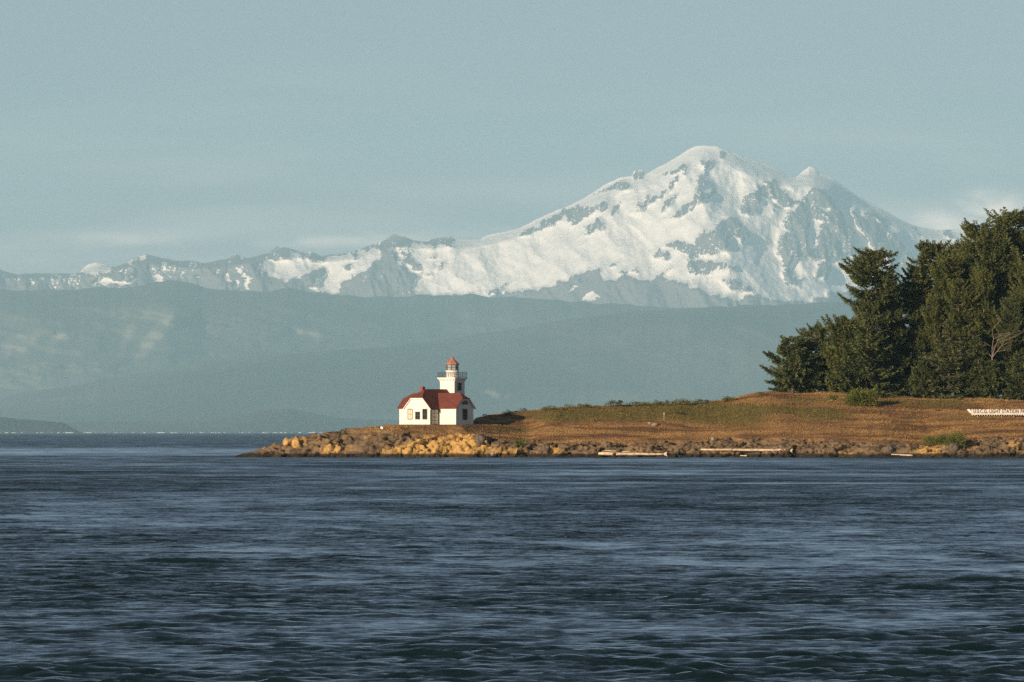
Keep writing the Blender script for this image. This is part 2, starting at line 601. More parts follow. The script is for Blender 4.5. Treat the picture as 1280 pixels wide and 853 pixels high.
SNOW = [('A', [(260, 750), (300, 725), (335, 725), (290, 750)]),
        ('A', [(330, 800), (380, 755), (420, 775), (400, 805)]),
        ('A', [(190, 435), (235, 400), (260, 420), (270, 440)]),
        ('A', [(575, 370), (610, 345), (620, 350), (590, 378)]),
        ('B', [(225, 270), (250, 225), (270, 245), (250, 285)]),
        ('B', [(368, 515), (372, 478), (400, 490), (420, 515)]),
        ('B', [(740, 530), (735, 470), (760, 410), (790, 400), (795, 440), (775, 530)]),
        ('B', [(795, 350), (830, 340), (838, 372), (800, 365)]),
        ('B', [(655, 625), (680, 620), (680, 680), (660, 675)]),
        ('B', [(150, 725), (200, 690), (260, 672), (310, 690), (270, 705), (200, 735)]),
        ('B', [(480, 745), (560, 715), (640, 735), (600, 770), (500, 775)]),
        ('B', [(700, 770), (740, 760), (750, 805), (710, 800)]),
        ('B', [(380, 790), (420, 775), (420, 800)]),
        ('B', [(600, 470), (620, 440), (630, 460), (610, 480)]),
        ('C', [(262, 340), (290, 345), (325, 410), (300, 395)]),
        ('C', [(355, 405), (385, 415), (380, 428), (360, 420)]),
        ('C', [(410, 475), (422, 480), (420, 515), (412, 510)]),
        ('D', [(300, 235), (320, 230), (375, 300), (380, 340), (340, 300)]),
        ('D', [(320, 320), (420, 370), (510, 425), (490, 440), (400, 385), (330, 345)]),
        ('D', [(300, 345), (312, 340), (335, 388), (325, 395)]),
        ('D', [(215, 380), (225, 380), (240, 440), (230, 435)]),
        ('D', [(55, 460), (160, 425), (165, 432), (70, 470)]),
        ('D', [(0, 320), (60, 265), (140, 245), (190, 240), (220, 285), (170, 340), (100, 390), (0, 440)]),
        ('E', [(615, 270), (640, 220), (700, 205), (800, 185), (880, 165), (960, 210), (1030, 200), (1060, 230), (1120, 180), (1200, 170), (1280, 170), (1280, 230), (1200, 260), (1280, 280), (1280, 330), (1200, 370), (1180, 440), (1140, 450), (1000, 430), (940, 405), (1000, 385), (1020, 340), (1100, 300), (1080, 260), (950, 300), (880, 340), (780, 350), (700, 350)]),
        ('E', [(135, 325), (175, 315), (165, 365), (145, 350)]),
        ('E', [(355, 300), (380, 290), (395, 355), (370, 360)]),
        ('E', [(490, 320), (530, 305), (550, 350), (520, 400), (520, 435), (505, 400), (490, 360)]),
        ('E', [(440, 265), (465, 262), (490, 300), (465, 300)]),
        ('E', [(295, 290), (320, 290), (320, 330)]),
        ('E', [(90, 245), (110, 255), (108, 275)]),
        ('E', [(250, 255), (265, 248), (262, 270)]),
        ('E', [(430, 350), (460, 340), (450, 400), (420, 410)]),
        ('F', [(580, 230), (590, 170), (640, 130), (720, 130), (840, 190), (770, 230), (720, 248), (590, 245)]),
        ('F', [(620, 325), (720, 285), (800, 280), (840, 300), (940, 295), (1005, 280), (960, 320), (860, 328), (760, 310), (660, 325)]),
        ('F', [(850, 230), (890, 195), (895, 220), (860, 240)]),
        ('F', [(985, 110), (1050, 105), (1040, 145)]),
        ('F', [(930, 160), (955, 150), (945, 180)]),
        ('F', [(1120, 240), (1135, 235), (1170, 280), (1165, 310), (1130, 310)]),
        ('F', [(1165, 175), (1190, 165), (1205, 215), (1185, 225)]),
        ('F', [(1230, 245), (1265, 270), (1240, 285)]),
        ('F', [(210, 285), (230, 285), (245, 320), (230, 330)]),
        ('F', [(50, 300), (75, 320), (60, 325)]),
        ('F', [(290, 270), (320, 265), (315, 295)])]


def build_mountains():
    YR = 90500.0
    px = np.arange(-200, 1500.1, 1.0)
    nr = 260
    t = np.linspace(0, 1, nr)
    top = interp(px, RIDGE)
    top = top + 0.5 * fbm(px / 9.0, 0.3, 1.0, 3) * smooth(np.abs(px - 905), 60, 90) * np.where(px > 1130, 0.3, 1)
    bot = np.full_like(px, 420.0)
    PX = np.ones((nr, 1)) * px[None, :]
    topS = np.convolve(np.pad(top, 40, mode='edge'), np.hanning(83)[1:-1] / np.hanning(83).sum(), mode='valid')
    PY = bot[None, :] + (topS - bot)[None, :] * t[:, None] + (top - topS)[None, :] * t[:, None] ** 45
    wx = PX + 4.5 * fbm(PX / 11.0, PY / 8.0, 2.0, 5, 2.1, 0.65)
    wy = PY + 4.5 * fbm(PX / 11.0, PY / 8.0, 6.0, 5, 2.1, 0.65)
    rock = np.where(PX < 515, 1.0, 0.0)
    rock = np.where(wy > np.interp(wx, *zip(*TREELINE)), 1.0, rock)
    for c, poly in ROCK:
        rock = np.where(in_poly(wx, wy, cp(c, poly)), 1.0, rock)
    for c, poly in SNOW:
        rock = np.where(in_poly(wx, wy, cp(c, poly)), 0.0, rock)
    wide = blur(rock, 20)
    rag = fbm((PX + PY) / 7.0, (PY - 0.6 * PX) / 3.2, 3.0, 6, 2.1, 0.8)
    soft = 0.40 * blur(rock, 1) + 0.60 * blur(rock, 12) + 0.40 * rag
    gully = smooth(ridged((PX + 0.35 * PY) / 6.0, PY / 26.0, 11.0, 4, 2.1, 0.6), 1.05, 1.45)
    tl = np.interp(PX, *zip(*TREELINE))
    soft = soft - 0.37 * gully * smooth(PX, 440, 560) * (1 - 0.85 * smooth(PY - tl, -4, 3)) - (0.10 + 0.5 * gully) * smooth(fbm(PX / 30.0, PY / 18.0, 4.0, 3), -0.25, 0.35) * (1 - smooth(PX, 500, 530)) * smooth(40 - (PY - top[None, :]), 5, 30)
    # depth: base to ridge, rock ribs standing out of the snow
    X0 = (PX - 640) / F * YR
    Z0 = CAM_Z + (HOR - PY) / F * YR
    zr = (CAM_Z + (HOR - topS) / F * YR)[None, :]
    zb = CAM_Z + (HOR - 420) / F * YR
    run = 1.5 * (zr - zb)
    Yd = YR - run * (1 - t[:, None]) ** 1.05
    rel = 330 * ridged(X0 / 2300 + 0.25 * Z0 / 900, Z0 / 3200, 1.0, 4) + 120 * fbm(X0 / 420, Z0 / 600, 3.0, 4)
    rel2 = 110 * wide * ridged(X0 / 380 + Z0 / 1500, Z0 / 900, 5.0, 4)
    Yd = Yd + (800 * (np.clip(px - 905, 0, 500) / 300) ** 1.1 + 700 * (np.clip(905 - px, 0, 700) / 300) ** 1.1)[None, :]
    Yd = Yd - (rel + rel2) * smooth(1 - t[:, None], 0.0, 0.1)
    k = Yd / YR
    X = X0 * k
    Z = (Z0 - CAM_Z) * k + CAM_Z
    # back slope
    nb = 6
    for i in range(1, nb + 1):
        X = np.vstack([X, X[nr - 1:nr] * 1.0])
        Yd = np.vstack([Yd, Yd[nr - 1:nr] + 600 * i])
        Z = np.vstack([Z, Z[nr - 1:nr] - 380 * i])
        soft = np.vstack([soft, soft[nr - 1:nr]])
        PY = np.vstack([PY, PY[nr - 1:nr]])
    Z[0] = -1.0
    V = np.stack([X, Yd, Z], -1).reshape(-1, 3)
    m, t_, p = material('mountain_snow_and_rock')
    co = t_.coord('Object')
    n1 = t_.noise(t_.mapping(co, (1, 0.5, 0.8)), 0.011, 7, 0.75)
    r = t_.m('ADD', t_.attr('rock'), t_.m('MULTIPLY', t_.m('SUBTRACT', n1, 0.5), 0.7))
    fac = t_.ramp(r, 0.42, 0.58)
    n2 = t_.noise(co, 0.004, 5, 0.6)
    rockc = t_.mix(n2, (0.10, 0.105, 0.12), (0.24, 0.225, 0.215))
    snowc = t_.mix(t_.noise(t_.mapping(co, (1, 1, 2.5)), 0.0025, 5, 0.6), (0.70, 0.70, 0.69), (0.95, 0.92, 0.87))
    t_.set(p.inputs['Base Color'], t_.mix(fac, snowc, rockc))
    p.inputs['Roughness'].default_value = 0.9
    p.inputs['Specular IOR Level'].default_value = 0.1
    t_.set(p.inputs['Normal'], t_.bump(t_.noise(t_.mapping(co, (1, 1, 0.5), (0, 0.5, 0)), 0.007, 8, 0.66), 90.0, 0.55))
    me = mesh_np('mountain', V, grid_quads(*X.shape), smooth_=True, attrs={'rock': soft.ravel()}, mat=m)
    tag(link('mountain', me), kind='structure')


build_mountains()


# ------------------------------------------------------------------ foothills
def build_hills(name, YR, prof, run, amp, bump_px, clear=(), col=((0.018, 0.028, 0.018), (0.115, 0.115, 0.075)), dpx=1.6, seed=0, zbot=-1.0, trees=0.0):
    px = np.arange(prof[0][0], prof[-1][0] + 0.1, dpx)
    top = interp(px, prof)
    top = top - bump_px * fbm(px / 26.0, seed + 0.5, 1.0, 5) - trees * np.abs(fbm(px / 2.2, seed + 2.5, 1.0, 2))
    nr = 90
    t = np.linspace(0, 1, nr)
    zr = (CAM_Z + (HOR - top) / F * YR)[None, :]
    zr = np.maximum(zr, zbot + 0.01)
    Z = zbot + (zr - zbot) * t[:, None]
    X = ((px - 640) / F * YR)[None, :] * np.ones_like(Z)
    Y = YR - run * (1 - t[:, None]) * np.ones_like(Z)
    s = max(amp, 1.0)
    rel = amp * (ridged(X / (s * 6) + Z / (s * 2.5), Z / (s * 1.7), seed + 1.0, 4) + 0.5 * fbm(X / (s * 1.2), Z / (s * 0.7), seed + 4.0, 4))
    Y = Y - rel * smooth(1 - t[:, None], 0, 0.15) * smooth(t[:, None], 0, 0.1)
    PXg = X / YR * F + 640
    PYg = HOR - (Z - CAM_Z) / YR * F
    cl = np.zeros_like(Z)
    wxx = PXg + 5 * fbm(PXg / 18, PYg / 18, 3.0, 3)
    wyy = PYg + 5 * fbm(PXg / 18, PYg / 18, 8.0, 3)
    for poly, v in clear:
        cl = np.where(in_poly(wxx, wyy, poly), v, cl)
    cl = blur(cl, 3)
    k = Y / YR
    X, Z2 = X * k, (Z - CAM_Z) * k + CAM_Z
    Z2[0] = zbot
    for i in range(1, 4):
        X = np.vstack([X, X[nr - 1:nr]])
        Y = np.vstack([Y, Y[nr - 1:nr] + run * 0.3])
        Z2 = np.vstack([Z2, np.maximum(Z2[nr - 1:nr] * (1 - 0.3 * i), zbot)])
        cl = np.vstack([cl, np.zeros((1, cl.shape[1]))])
    V = np.stack([X, Y, Z2], -1).reshape(-1, 3)
    m, t_, p = material(name + '_forest')
    co = t_.coord('Object')
    n1 = t_.noise(t_.mapping(co, (1, 0.5, 1)), 18.0 / YR, 6, 0.6)
    c = t_.mix(t_.ramp(n1, 0.3, 0.7), col[0], col[1])
    t_.set(p.inputs['Base Color'], t_.mix(t_.attr('clearing'), c, (0.30, 0.27, 0.20)))
    p.inputs['Roughness'].default_value = 0.95
    p.inputs['Specular IOR Level'].default_value = 0.05
    me = mesh_np(name, V, grid_quads(*X.shape), smooth_=True, attrs={'clearing': cl.ravel()}, mat=m)
    return tag(link(name, me), kind='structure')


build_hills('foothills', 84500.0,
            [(-300, 370), (0, 362), (40, 364), (70, 363), (100, 363), (125, 357), (150, 361), (190, 355), (210, 350.5), (235, 353),
             (260, 360), (300, 364), (340, 364), (360, 360), (385, 366), (430, 369), (470, 372), (520, 369), (550, 369), (570, 370),
             (590, 368), (610, 372), (640, 371), (700, 376), (760, 380), (820, 384), (900, 388), (1060, 390), (1650, 395)],
            4500, 640, 2.0,
            clear=[([(170, 452), (180, 425), (205, 395), (222, 383), (212, 405), (188, 440)], 0.45), ([(145, 430), (165, 400), (172, 405), (155, 438)], 0.3),
                   ([(0, 450), (0, 432), (25, 418), (55, 420), (30, 440)], 0.42), ([(55, 425), (100, 410), (95, 418), (62, 432)], 0.5),
                   ([(170, 388), (220, 386), (215, 396), (180, 398)], 0.28), ([(365, 405), (405, 415), (400, 425), (370, 418)], 0.45)], seed=1)
build_hills('wooded_hills', 73000.0,
            [(-300, 528), (-100, 512), (0, 497), (60, 486), (150, 472), (240, 455), (330, 445), (420, 438), (480, 435), (560, 425), (620, 415),
             (700, 401), (760, 393), (850, 386), (950, 381.5), (1060, 378), (1300, 373), (1650, 385)],
            9000, 560, 1.6,
            clear=[([(606, 492), (612, 487), (626, 495), (620, 499)], 0.9), ([(632, 493), (637, 492), (636, 497)], 0.5)], seed=9)
build_hills('low_coast', 57000.0,
            [(-300, 530), (0, 529), (100, 527.5), (200, 526.5), (260, 522), (300, 517), (330, 513), (362, 511), (390, 517), (420, 522), (470, 525), (560, 526),
             (800, 526), (1300, 520), (1650, 524)], 2500, 60, 0.5, seed=14, trees=0.3)
build_hills('headland', 41000.0,
            [(-300, 520), (-60, 521), (0, 522), (30, 525), (58, 526.5), (75, 528), (85, 532), (92, 537), (97, 540.8), (100, 542.2)],
            1200, 36, 0.6, dpx=0.5, seed=21, trees=1.6)


def build_surf():
    rng = random.Random(5)
    mb = MB()
    for i in range(150):
        px = rng.uniform(-60, 900)
        w = rng.choice([1.2, 2, 3, 5, 8]) * rng.uniform(0.6, 1.3)
        Y = 39000 + rng.uniform(0, 900)
        x = (px - 640) / F * Y
        hw = w / F * Y / 2
        h = rng.uniform(1.5, 4.0) * (2.0 if w < 4 and rng.random() < 0.25 else 1)
        mb.prism([(x - hw, Y - 3), (x + hw, Y - 3), (x + hw, Y + 3), (x - hw, Y + 3)], -0.3, h,
                 [(x - hw * .5, Y - 1), (x + hw * .4, Y - 1), (x + hw * .4, Y + 1), (x - hw * .5, Y + 1)])
    o = mb.build('surf', simple_mat('white_surf', (0.5, 0.5, 0.48), 0.8, 0.1, 0.01))
    tag(o, 'broken white surf line along the far shore', 'surf', kind='stuff')


build_surf()

# ================================================================== SETTING: the island
SKYLINE = [(200, 576), (285, 574), (291, 571.5), (300, 568), (310, 565), (322, 561), (340, 556), (352, 553), (360, 549), (370, 545.5), (385, 543.5), (405, 542),
           (420, 540), (440, 535.5), (460, 534), (480, 532.6), (500, 531.4), (560, 531), (585, 529), (596, 521.5), (615, 517), (630, 515), (645, 512.5), (660, 511.5),
           (680, 510), (700, 507.8), (720, 507), (750, 506), (780, 504.5), (820, 504), (860, 503), (880, 502), (900, 500), (915, 498),
           (935, 494), (950, 490.5), (965, 488.5), (990, 487), (1040, 487), (1080, 489), (1130, 491), (1180, 492), (1230, 494), (1280, 495),
           (1350, 497), (1500, 500), (1700, 510)]
ROCKTOP = [(200, 576), (285, 574), (295, 571.5), (310, 567), (330, 561), (360, 553), (400, 545), (440, 538.5), (460, 537), (490, 537), (520, 541), (560, 545), (590, 543),
           (610, 545), (640, 548), (660, 552), (700, 552), (740, 550), (780, 552), (820, 553), (860, 551), (900, 548), (940, 547), (990, 547),
           (1040, 548), (1080, 550), (1120, 550), (1150, 556), (1165, 558), (1180, 552), (1210, 548), (1240, 546), (1280, 545), (1500, 546), (1700, 550)]
HOUSE_Y = 1490.0
HOUSE_X = (570 - 640) / F * HOUSE_Y
PAD_Z = CAM_Z + (HOR - 531.2) / F * HOUSE_Y
HROT = R(35)


def house_local(x, y):
    dx, dy = x - HOUSE_X, y - HOUSE_Y
    ux, uy = math.cos(HROT), -math.sin(HROT)
    return dx * ux + dy * uy, dx * (-uy) + dy * ux


GROUND = {}


def build_island():
    Xc = np.arange(-62, 175, 0.21)
    d = [-3.0]
    while d[-1] < 13:
        d.append(d[-1] + 0.14)
    while d[-1] < 75:
        d.append(d[-1] + 0.55)
    while d[-1] < 220:
        d.append(d[-1] * 1.03)
    D = np.array(d)
    DD, X = np.meshgrid(D, Xc, indexing='ij')
    Ys = 1475 + 1.6 * fbm(Xc / 9.0, 0.7, 1.0, 3) + 2.0 * fbm(Xc / 40.0, 2.7, 1.0, 2)
    px_ = Xc / 1478.0 * F + 640
    Y = Ys[None, :] + DD
    sky_ = interp(px_, SKYLINE)
    rt = interp(px_, ROCKTOP)
    # horizontal widths of rock band and of the slope up to the crest
    wr = interp(px_, [(285, 1.0), (300, 1.5), (360, 4.0), (440, 6.0), (520, 6.0), (700, 7.0), (900, 7.5), (1100, 7.5), (1280, 7.0)])
    wc = interp(px_, [(285, 2.0), (300, 3.0), (360, 8), (440, 11), (500, 14), (575, 17), (600, 28), (650, 34), (800, 42), (950, 52), (1050, 56), (1280, 60)])
    zrk = CAM_Z + (HOR - rt) / F * (1475 + wr)
    zck = CAM_Z + (HOR - sky_) / F * (1475 + wc)
    zrk = np.minimum(zrk, zck - 0.02)
    s1 = np.clip(DD / wr[None, :], 0, 1)
    s2 = np.clip((DD - wr[None, :]) / np.maximum(wc - wr, 0.5)[None, :], 0, 1)
    prof1 = np.where(s1 < 0.3, s1 / 0.3 * 0.52, 0.52 + (s1 - 0.3) / 0.7 * 0.48)
    hollow = (smooth(px_, 572, 592) * (1 - smooth(px_, 650, 700)))[None, :]
    rise = (1 - hollow) * (1 - (1 - s2) ** 1.35) + hollow * (0.45 * s2 + 0.55 * s2 ** 3.0)
    Z = zrk[None, :] * prof1 + (zck - zrk)[None, :] * rise
    back = np.maximum(DD - wc[None, :], 0)
    # behind the crest: falls away on the narrow point, stays level under the wood
    fall = interp(px_, [(285, 0.5), (440, 0.3), (560, 0.1), (600, 0.03), (900, 0.02), (1000, -0.012), (1280, -0.012), (1700, 0.0)])
    Z = Z - back * fall[None, :] - np.clip(back - 60, 0, None) * 0.05
    Z = np.where(DD < 0, 0.5 * DD, Z)
    # level ground round the house
    lx, ly = house_local(X, Y)
    q = np.maximum(np.maximum(-12.6 - lx, (lx - 2.0) * 0.45), np.maximum(-3.4 - ly, ly - 9.8))
    padm = 1 - smooth(q, 0.0, 2.2)
    Z = Z * (1 - padm) + PAD_Z * padm
    # gentle humps in the grass
    gm = smooth(DD - wr[None, :], 0.5, 4) * (1 - padm)
    Z = Z + gm * (0.42 * fbm(X / 11.0, Y / 7.0, 2.0, 3) + 0.06 * fbm(X / 1.1, Y / 1.1, 4.0, 3)) * (smooth(px_, 420, 520) * 0.8)[None, :]
    # keep the crest where the photograph has it
    for _ in range(3):
        proj = (Z - CAM_Z) / Y
        cur = proj[DD[:, 0] > 0.5].max(axis=0)
        tgt = (HOR - sky_ - 2.0 * smooth(px_, 560, 640)) / F
        zc = CAM_Z + cur * (1475 + wc)
        zt = CAM_Z + tgt * (1475 + wc)
        ratio = np.clip(zt / np.maximum(zc, 0.05), 0.3, 1.6)
        Z = np.where((Z > 0), Z * (1 + (ratio[None, :] - 1) * smooth(DD, wr[None, :] * 0.3, wr[None, :] + 6) * (1 - padm)), Z)
    # rock mask
    PX = X / Y * F + 640
    PY = HOR - (Z - CAM_Z) / Y * F
    rb = DD - wr[None, :] + 1.7 * fbm(X / 3.2, Y / 2.2, 5.0, 4) + 0.5
    rock = 1 - smooth(rb, -0.6, 0.5)
    rock = np.maximum(rock, (1 - smooth(PX, 425, 470)) * smooth(fbm(X / 2.5, Y / 2.5, 3.0, 3), -0.75, -0.3))
    # ledges
    hl = 0.75
    uu = (Z + 0.30 * fbm(X / 7.0, Y / 5.0, 3.0, 3) + 0.035 * X) / hl
    zq = (np.floor(uu) + smooth(uu - np.floor(uu), 0.50, 0.92)) * hl - 0.30 * fbm(X / 7.0, Y / 5.0, 3.0, 3) - 0.035 * X
    lm = rock * smooth(DD, 0.1, 0.8) * smooth(px_, 300, 350)[None, :] * (1 - padm)
    Z = Z * (1 - 0.8 * lm) + zq * 0.8 * lm
    # fractured crags
    tilt = 0.55
    a, b, c = (X + tilt * Z), Y, (Z - 0.35 * X)
    f1, e1, id1 = cells(a / 6.5 + 0.5 * pn(a / 3, b / 3, c / 3), b / 3.4, c / 1.5 + 0.3 * pn(a / 2, b / 2, c / 2))
    f2, e2, id2 = cells(a / 2.2 + 0.4 * pn(a, b, c), b / 1.3, c / 0.6 + 3.3)
    f3, e3, id3 = cells(a / 0.55 + pn(a * 2, b * 2, c * 2), b / 0.5, c / 0.35)
    strata = ridged(a / 3.5, b / 6.0, c / 0.55 + 0.5 * pn(a / 2, b / 2, c), 3, 2.2, 0.5) - 0.9
    crag = ((id1 - 0.5) * 1.2 - 1.2 * (1 - smooth(e1, 0, 0.16)) * smooth(id1, 0.35, 0.6) + (id2 - 0.5) * 0.38 - 0.2 * (1 - smooth(e2, 0, 0.12))
            + (id3 - 0.5) * 0.10 + 1.0 * ridged(a / 7.0, b / 6.0, c / 2.5, 6, 2.2, 0.6) - 1.0 + 0.32 * strata)
    tip = smooth(px_, 292, 345)[None, :]
    under = smooth(DD, -1.0, 0.6)
    smooth_slab = np.exp(-((PX - 1120) / 38.0) ** 2) * 0.75 + np.exp(-((PX - 452) / 16.0) ** 2) * 0.55
    amp = rock * tip * under * (1 - np.clip(smooth_slab, 0, 0.85)) * (1 - padm)
    Y2 = Y - crag * amp * 0.85
    Z2 = Z + crag * amp * 0.42
    Z2 = np.where(DD < -0.2, np.minimum(Z2, -0.15), Z2)
    X2 = X + amp * 0.25 * (id2 - 0.5)
    # lichen gold on the rock, green in the grass
    def g(x, y, wx, wy, s):
        return s * np.exp(-((PX - x) / wx) ** 2 - ((PY - y) / wy) ** 2)
    gold = (g(372, 549, 14, 9, 1.0) + g(418, 561, 22, 8, 0.75) + g(500, 565, 26, 9, 1.0) + g(545, 558, 34, 13, 1.2) + g(585, 555, 20, 17, 1.2) + g(606, 563, 12, 8, 0.9)
            + g(640, 567, 26, 6, 0.9) + g(692, 566, 10, 6, 1.0) + g(462, 545, 14, 6, 0.5) + g(905, 569, 22, 4, 0.6) + g(1060, 567, 14, 5, 0.8) + g(1160, 565, 22, 9, 0.9)
            + g(1215, 557, 10, 8, 0.5) + g(1268, 557, 8, 6, 0.7) + g(330, 556, 20, 6, 0.5) + g(835, 560, 12, 3, 0.4))
    green = (g(740, 517, 70, 7, 0.8) + g(790, 523, 80, 5, 0.35) + g(990, 512, 70, 5, 0.45) + g(880, 509, 90, 6, 0.5) + g(690, 521, 40, 7, 0.6) + g(905, 520, 55, 10, 0.95) + g(850, 511, 40, 7, 0.7) + g(1030, 520, 35, 8, 0.8) + g(1110, 503, 40, 5, 0.5)
             + g(1180, 505, 40, 6, 0.75) + g(1010, 500, 40, 5, 0.55) + g(560, 535, 60, 3.0, 0.45) + g(640, 537, 35, 5, 0.5) + g(648, 553, 12, 5, 1.0) + g(810, 505, 60, 4, 0.8)
             + g(1215, 521, 50, 5, 0.4) + g(930, 533, 30, 5, 0.3) + g(1185, 549, 24, 6, 0.8))
    shade = np.clip(green, 0, 1)
    V = np.stack([X2, Y2, Z2], -1).reshape(-1, 3)
    quads = grid_quads(*X.shape)
    m, t, p = material('island_rock_and_grass')
    co = t.coord('Object')
    ra, go, gr = t.attr('rock'), t.attr('gold'), t.attr('green')
    sp = t.n('ShaderNodeSeparateXYZ')
    t.set(sp.inputs[0], co)
    nf = t.noise(co, 1.3, 6, 0.62)
    nm = t.noise(t.mapping(co, (0.35, 0.35, 0.8)), 1.0, 5, 0.6)
    nb = t.noise(co, 5.0, 4, 0.6)
    rockc = t.mix(t.ramp(nm, 0.32, 0.68), (0.050, 0.036, 0.022), (0.205, 0.145, 0.082))
    rockc = t.mix(t.ramp(nb, 0.35, 0.8), rockc, (0.18, 0.135, 0.08))
    gf = t.ramp(t.m('ADD', go, t.m('MULTIPLY', t.m('SUBTRACT', nf, 0.5), 1.3)), 0.25, 0.75)
    goldc = t.mix(t.ramp(nb, 0.3, 0.7), (0.31, 0.19, 0.052), (0.52, 0.345, 0.13))
    rockc = t.mix(gf, rockc, goldc)
    wet = t.ramp(t.m('ADD', sp.outputs[2], t.m('MULTIPLY', nm, 0.5)), 1.10, 0.70)
    rockc = t.mix(t.m('MULTIPLY', wet, 0.92), rockc, (0.018, 0.017, 0.014))
    st = t.noise(t.mapping(co, (0.07, 0.20, 0.9)), 1.0, 6, 0.62, 0.5)
    dry = t.mix(t.ramp(st, 0.36, 0.66), (0.135, 0.074, 0.037), (0.40, 0.240, 0.088))
    dry = t.mix(t.m('MULTIPLY', t.ramp(nb, 0.4, 0.75), 0.5), dry, (0.12, 0.07, 0.035))
    grn = t.mix(t.ramp(nf, 0.3, 0.7), (0.088, 0.076, 0.022), (0.185, 0.150, 0.045))
    gg = t.ramp(t.m('ADD', gr, t.m('MULTIPLY', t.m('SUBTRACT', st, 0.5), 1.7)), 0.12, 0.75)
    grass = t.mix(gg, dry, grn)
    t.set(p.inputs['Base Color'], t.mix(ra, grass, rockc))
    p.inputs['Roughness'].default_value = 0.92
    p.inputs['Specular IOR Level'].default_value = 0.15
    t.set(p.inputs['Normal'], t.bump(t.m('ADD', nb, t.m('MULTIPLY', nf, 1.5)), 0.16, 0.8))
    me = mesh_np('island_ground', V, quads, smooth_=False, attrs={'rock': rock.ravel(), 'gold': gold.ravel(), 'green': green.ravel()}, mat=m)
    tag(link('island_ground', me), kind='structure')
    GROUND['bvh'] = BVHTree.FromPolygons(V.tolist(), quads.tolist())
    GROUND['V'], GROUND['Q'] = V, quads
    GROUND['rock'], GROUND['green'], GROUND['pad'] = rock.ravel(), green.ravel(), padm.ravel()


build_island()


def ground_z(x, y):
    h = GROUND['bvh'].ray_cast(Vector((x, y, 200)), Vector((0, 0, -1)))
    return h[0].z if h[0] else 0.0


def at(px, py):
    """where the line of sight through a point of the photograph meets the island"""
    d = Vector(((px - 640) / F, 1, (HOR - py) / F)).normalized()
    h = GROUND['bvh'].ray_cast(Vector((0, 0, CAM_Z)), d)
    return h[0]


def build_grass():
    rng = np.random.RandomState(11)
    V, Q, rock, green, pad = (GROUND[k] for k in ('V', 'Q', 'rock', 'green', 'pad'))
    c = V[Q].mean(axis=1)
    a = V[Q]
    area = np.linalg.norm(np.cross(a[:, 1] - a[:, 0], a[:, 3] - a[:, 0]), axis=1)
    rk = rock[Q].mean(axis=1)
    w = area * (rk < 0.35) * (c[:, 1] < 1545) * (c[:, 2] > 1.2) * (c[:, 0] < 105)
    lx, ly = house_local(c[:, 0], c[:, 1])
    inside = (lx > -12) & (lx < 0.1) & (ly > -2.8) & (ly < 9.2)
    w = w * ~inside
    n = 55000
    idx = rng.choice(len(w), n, p=w / w.sum())
    u, v = rng.rand(n, 1), rng.rand(n, 1)
    q = V[Q[idx]]
    P = (q[:, 0] * (1 - u) + q[:, 1] * u) * (1 - v) + (q[:, 3] * (1 - u) + q[:, 2] * u) * v
    gr = green[Q[idx]].mean(axis=1)
    pd = pad[Q[idx]].mean(axis=1)
    h = rng.uniform(0.05, 0.19, n) * (1 - 0.6 * pd) * (0.75 + 0.5 * smooth(fbm(P[:, 0] / 4, P[:, 1] / 4, 2.0, 2), -0.4, 0.5))
    vs, ts, ga, va = [], [], [], []
    rv = rng.rand(n)
    b = 0
    for k in range(4):
        an = rng.uniform(0, math.pi * 2, n)
        wd = rng.uniform(0.03, 0.09, n)
        lean = rng.uniform(0.0, 0.22, n)
        dx, dy = np.cos(an), np.sin(an)
        off = rng.normal(0, 0.10, (n, 2))
        bx, by = P[:, 0] + off[:, 0], P[:, 1] + off[:, 1]
        v0 = np.stack([bx - dx * wd, by - dy * wd, P[:, 2] - 0.06], -1)
        v1 = np.stack([bx + dx * wd, by + dy * wd, P[:, 2] - 0.06], -1)
        v2 = np.stack([bx + dy * lean + 0.05, by - dx * lean, P[:, 2] + h], -1)
        vs.append(np.stack([v0, v1, v2], 1).reshape(-1, 3))
        ts.append(b + np.arange(3 * n).reshape(n, 3))
        b += 3 * n
        ga.append(np.repeat(gr, 3))
        va.append(np.repeat(rv, 3))
    m, t, p = material('dry_grass')
    gg = t.ramp(t.m('ADD', t.attr('green'), t.m('MULTIPLY', t.m('SUBTRACT', t.attr('rand'), 0.5), 0.6)), 0.12, 0.65)
    stg = t.noise(t.mapping(t.coord('Object'), (0.07, 0.20, 0.9)), 1.0, 6, 0.62, 0.5)
    dry = t.mix(t.ramp(t.m('ADD', stg, t.m('MULTIPLY', t.m('SUBTRACT', t.attr('rand'), 0.5), 0.15)), 0.36, 0.66), (0.14, 0.076, 0.037), (0.41, 0.245, 0.092))
    grn = t.mix(t.attr('rand'), (0.088, 0.076, 0.022), (0.19, 0.155, 0.046))
    t.set(p.inputs['Base Color'], t.mix(gg, dry, grn))
    p.inputs['Roughness'].default_value = 0.9
    p.inputs['Specular IOR Level'].default_value = 0.1
    me = mesh_np('grass', np.vstack(vs), None, np.vstack(ts), attrs={'green': np.concatenate(ga), 'rand': np.concatenate(va)}, mat=m)
    tag(link('grass', me), 'dry golden brown and olive grass covering the island', 'grass', kind='stuff')


build_grass()

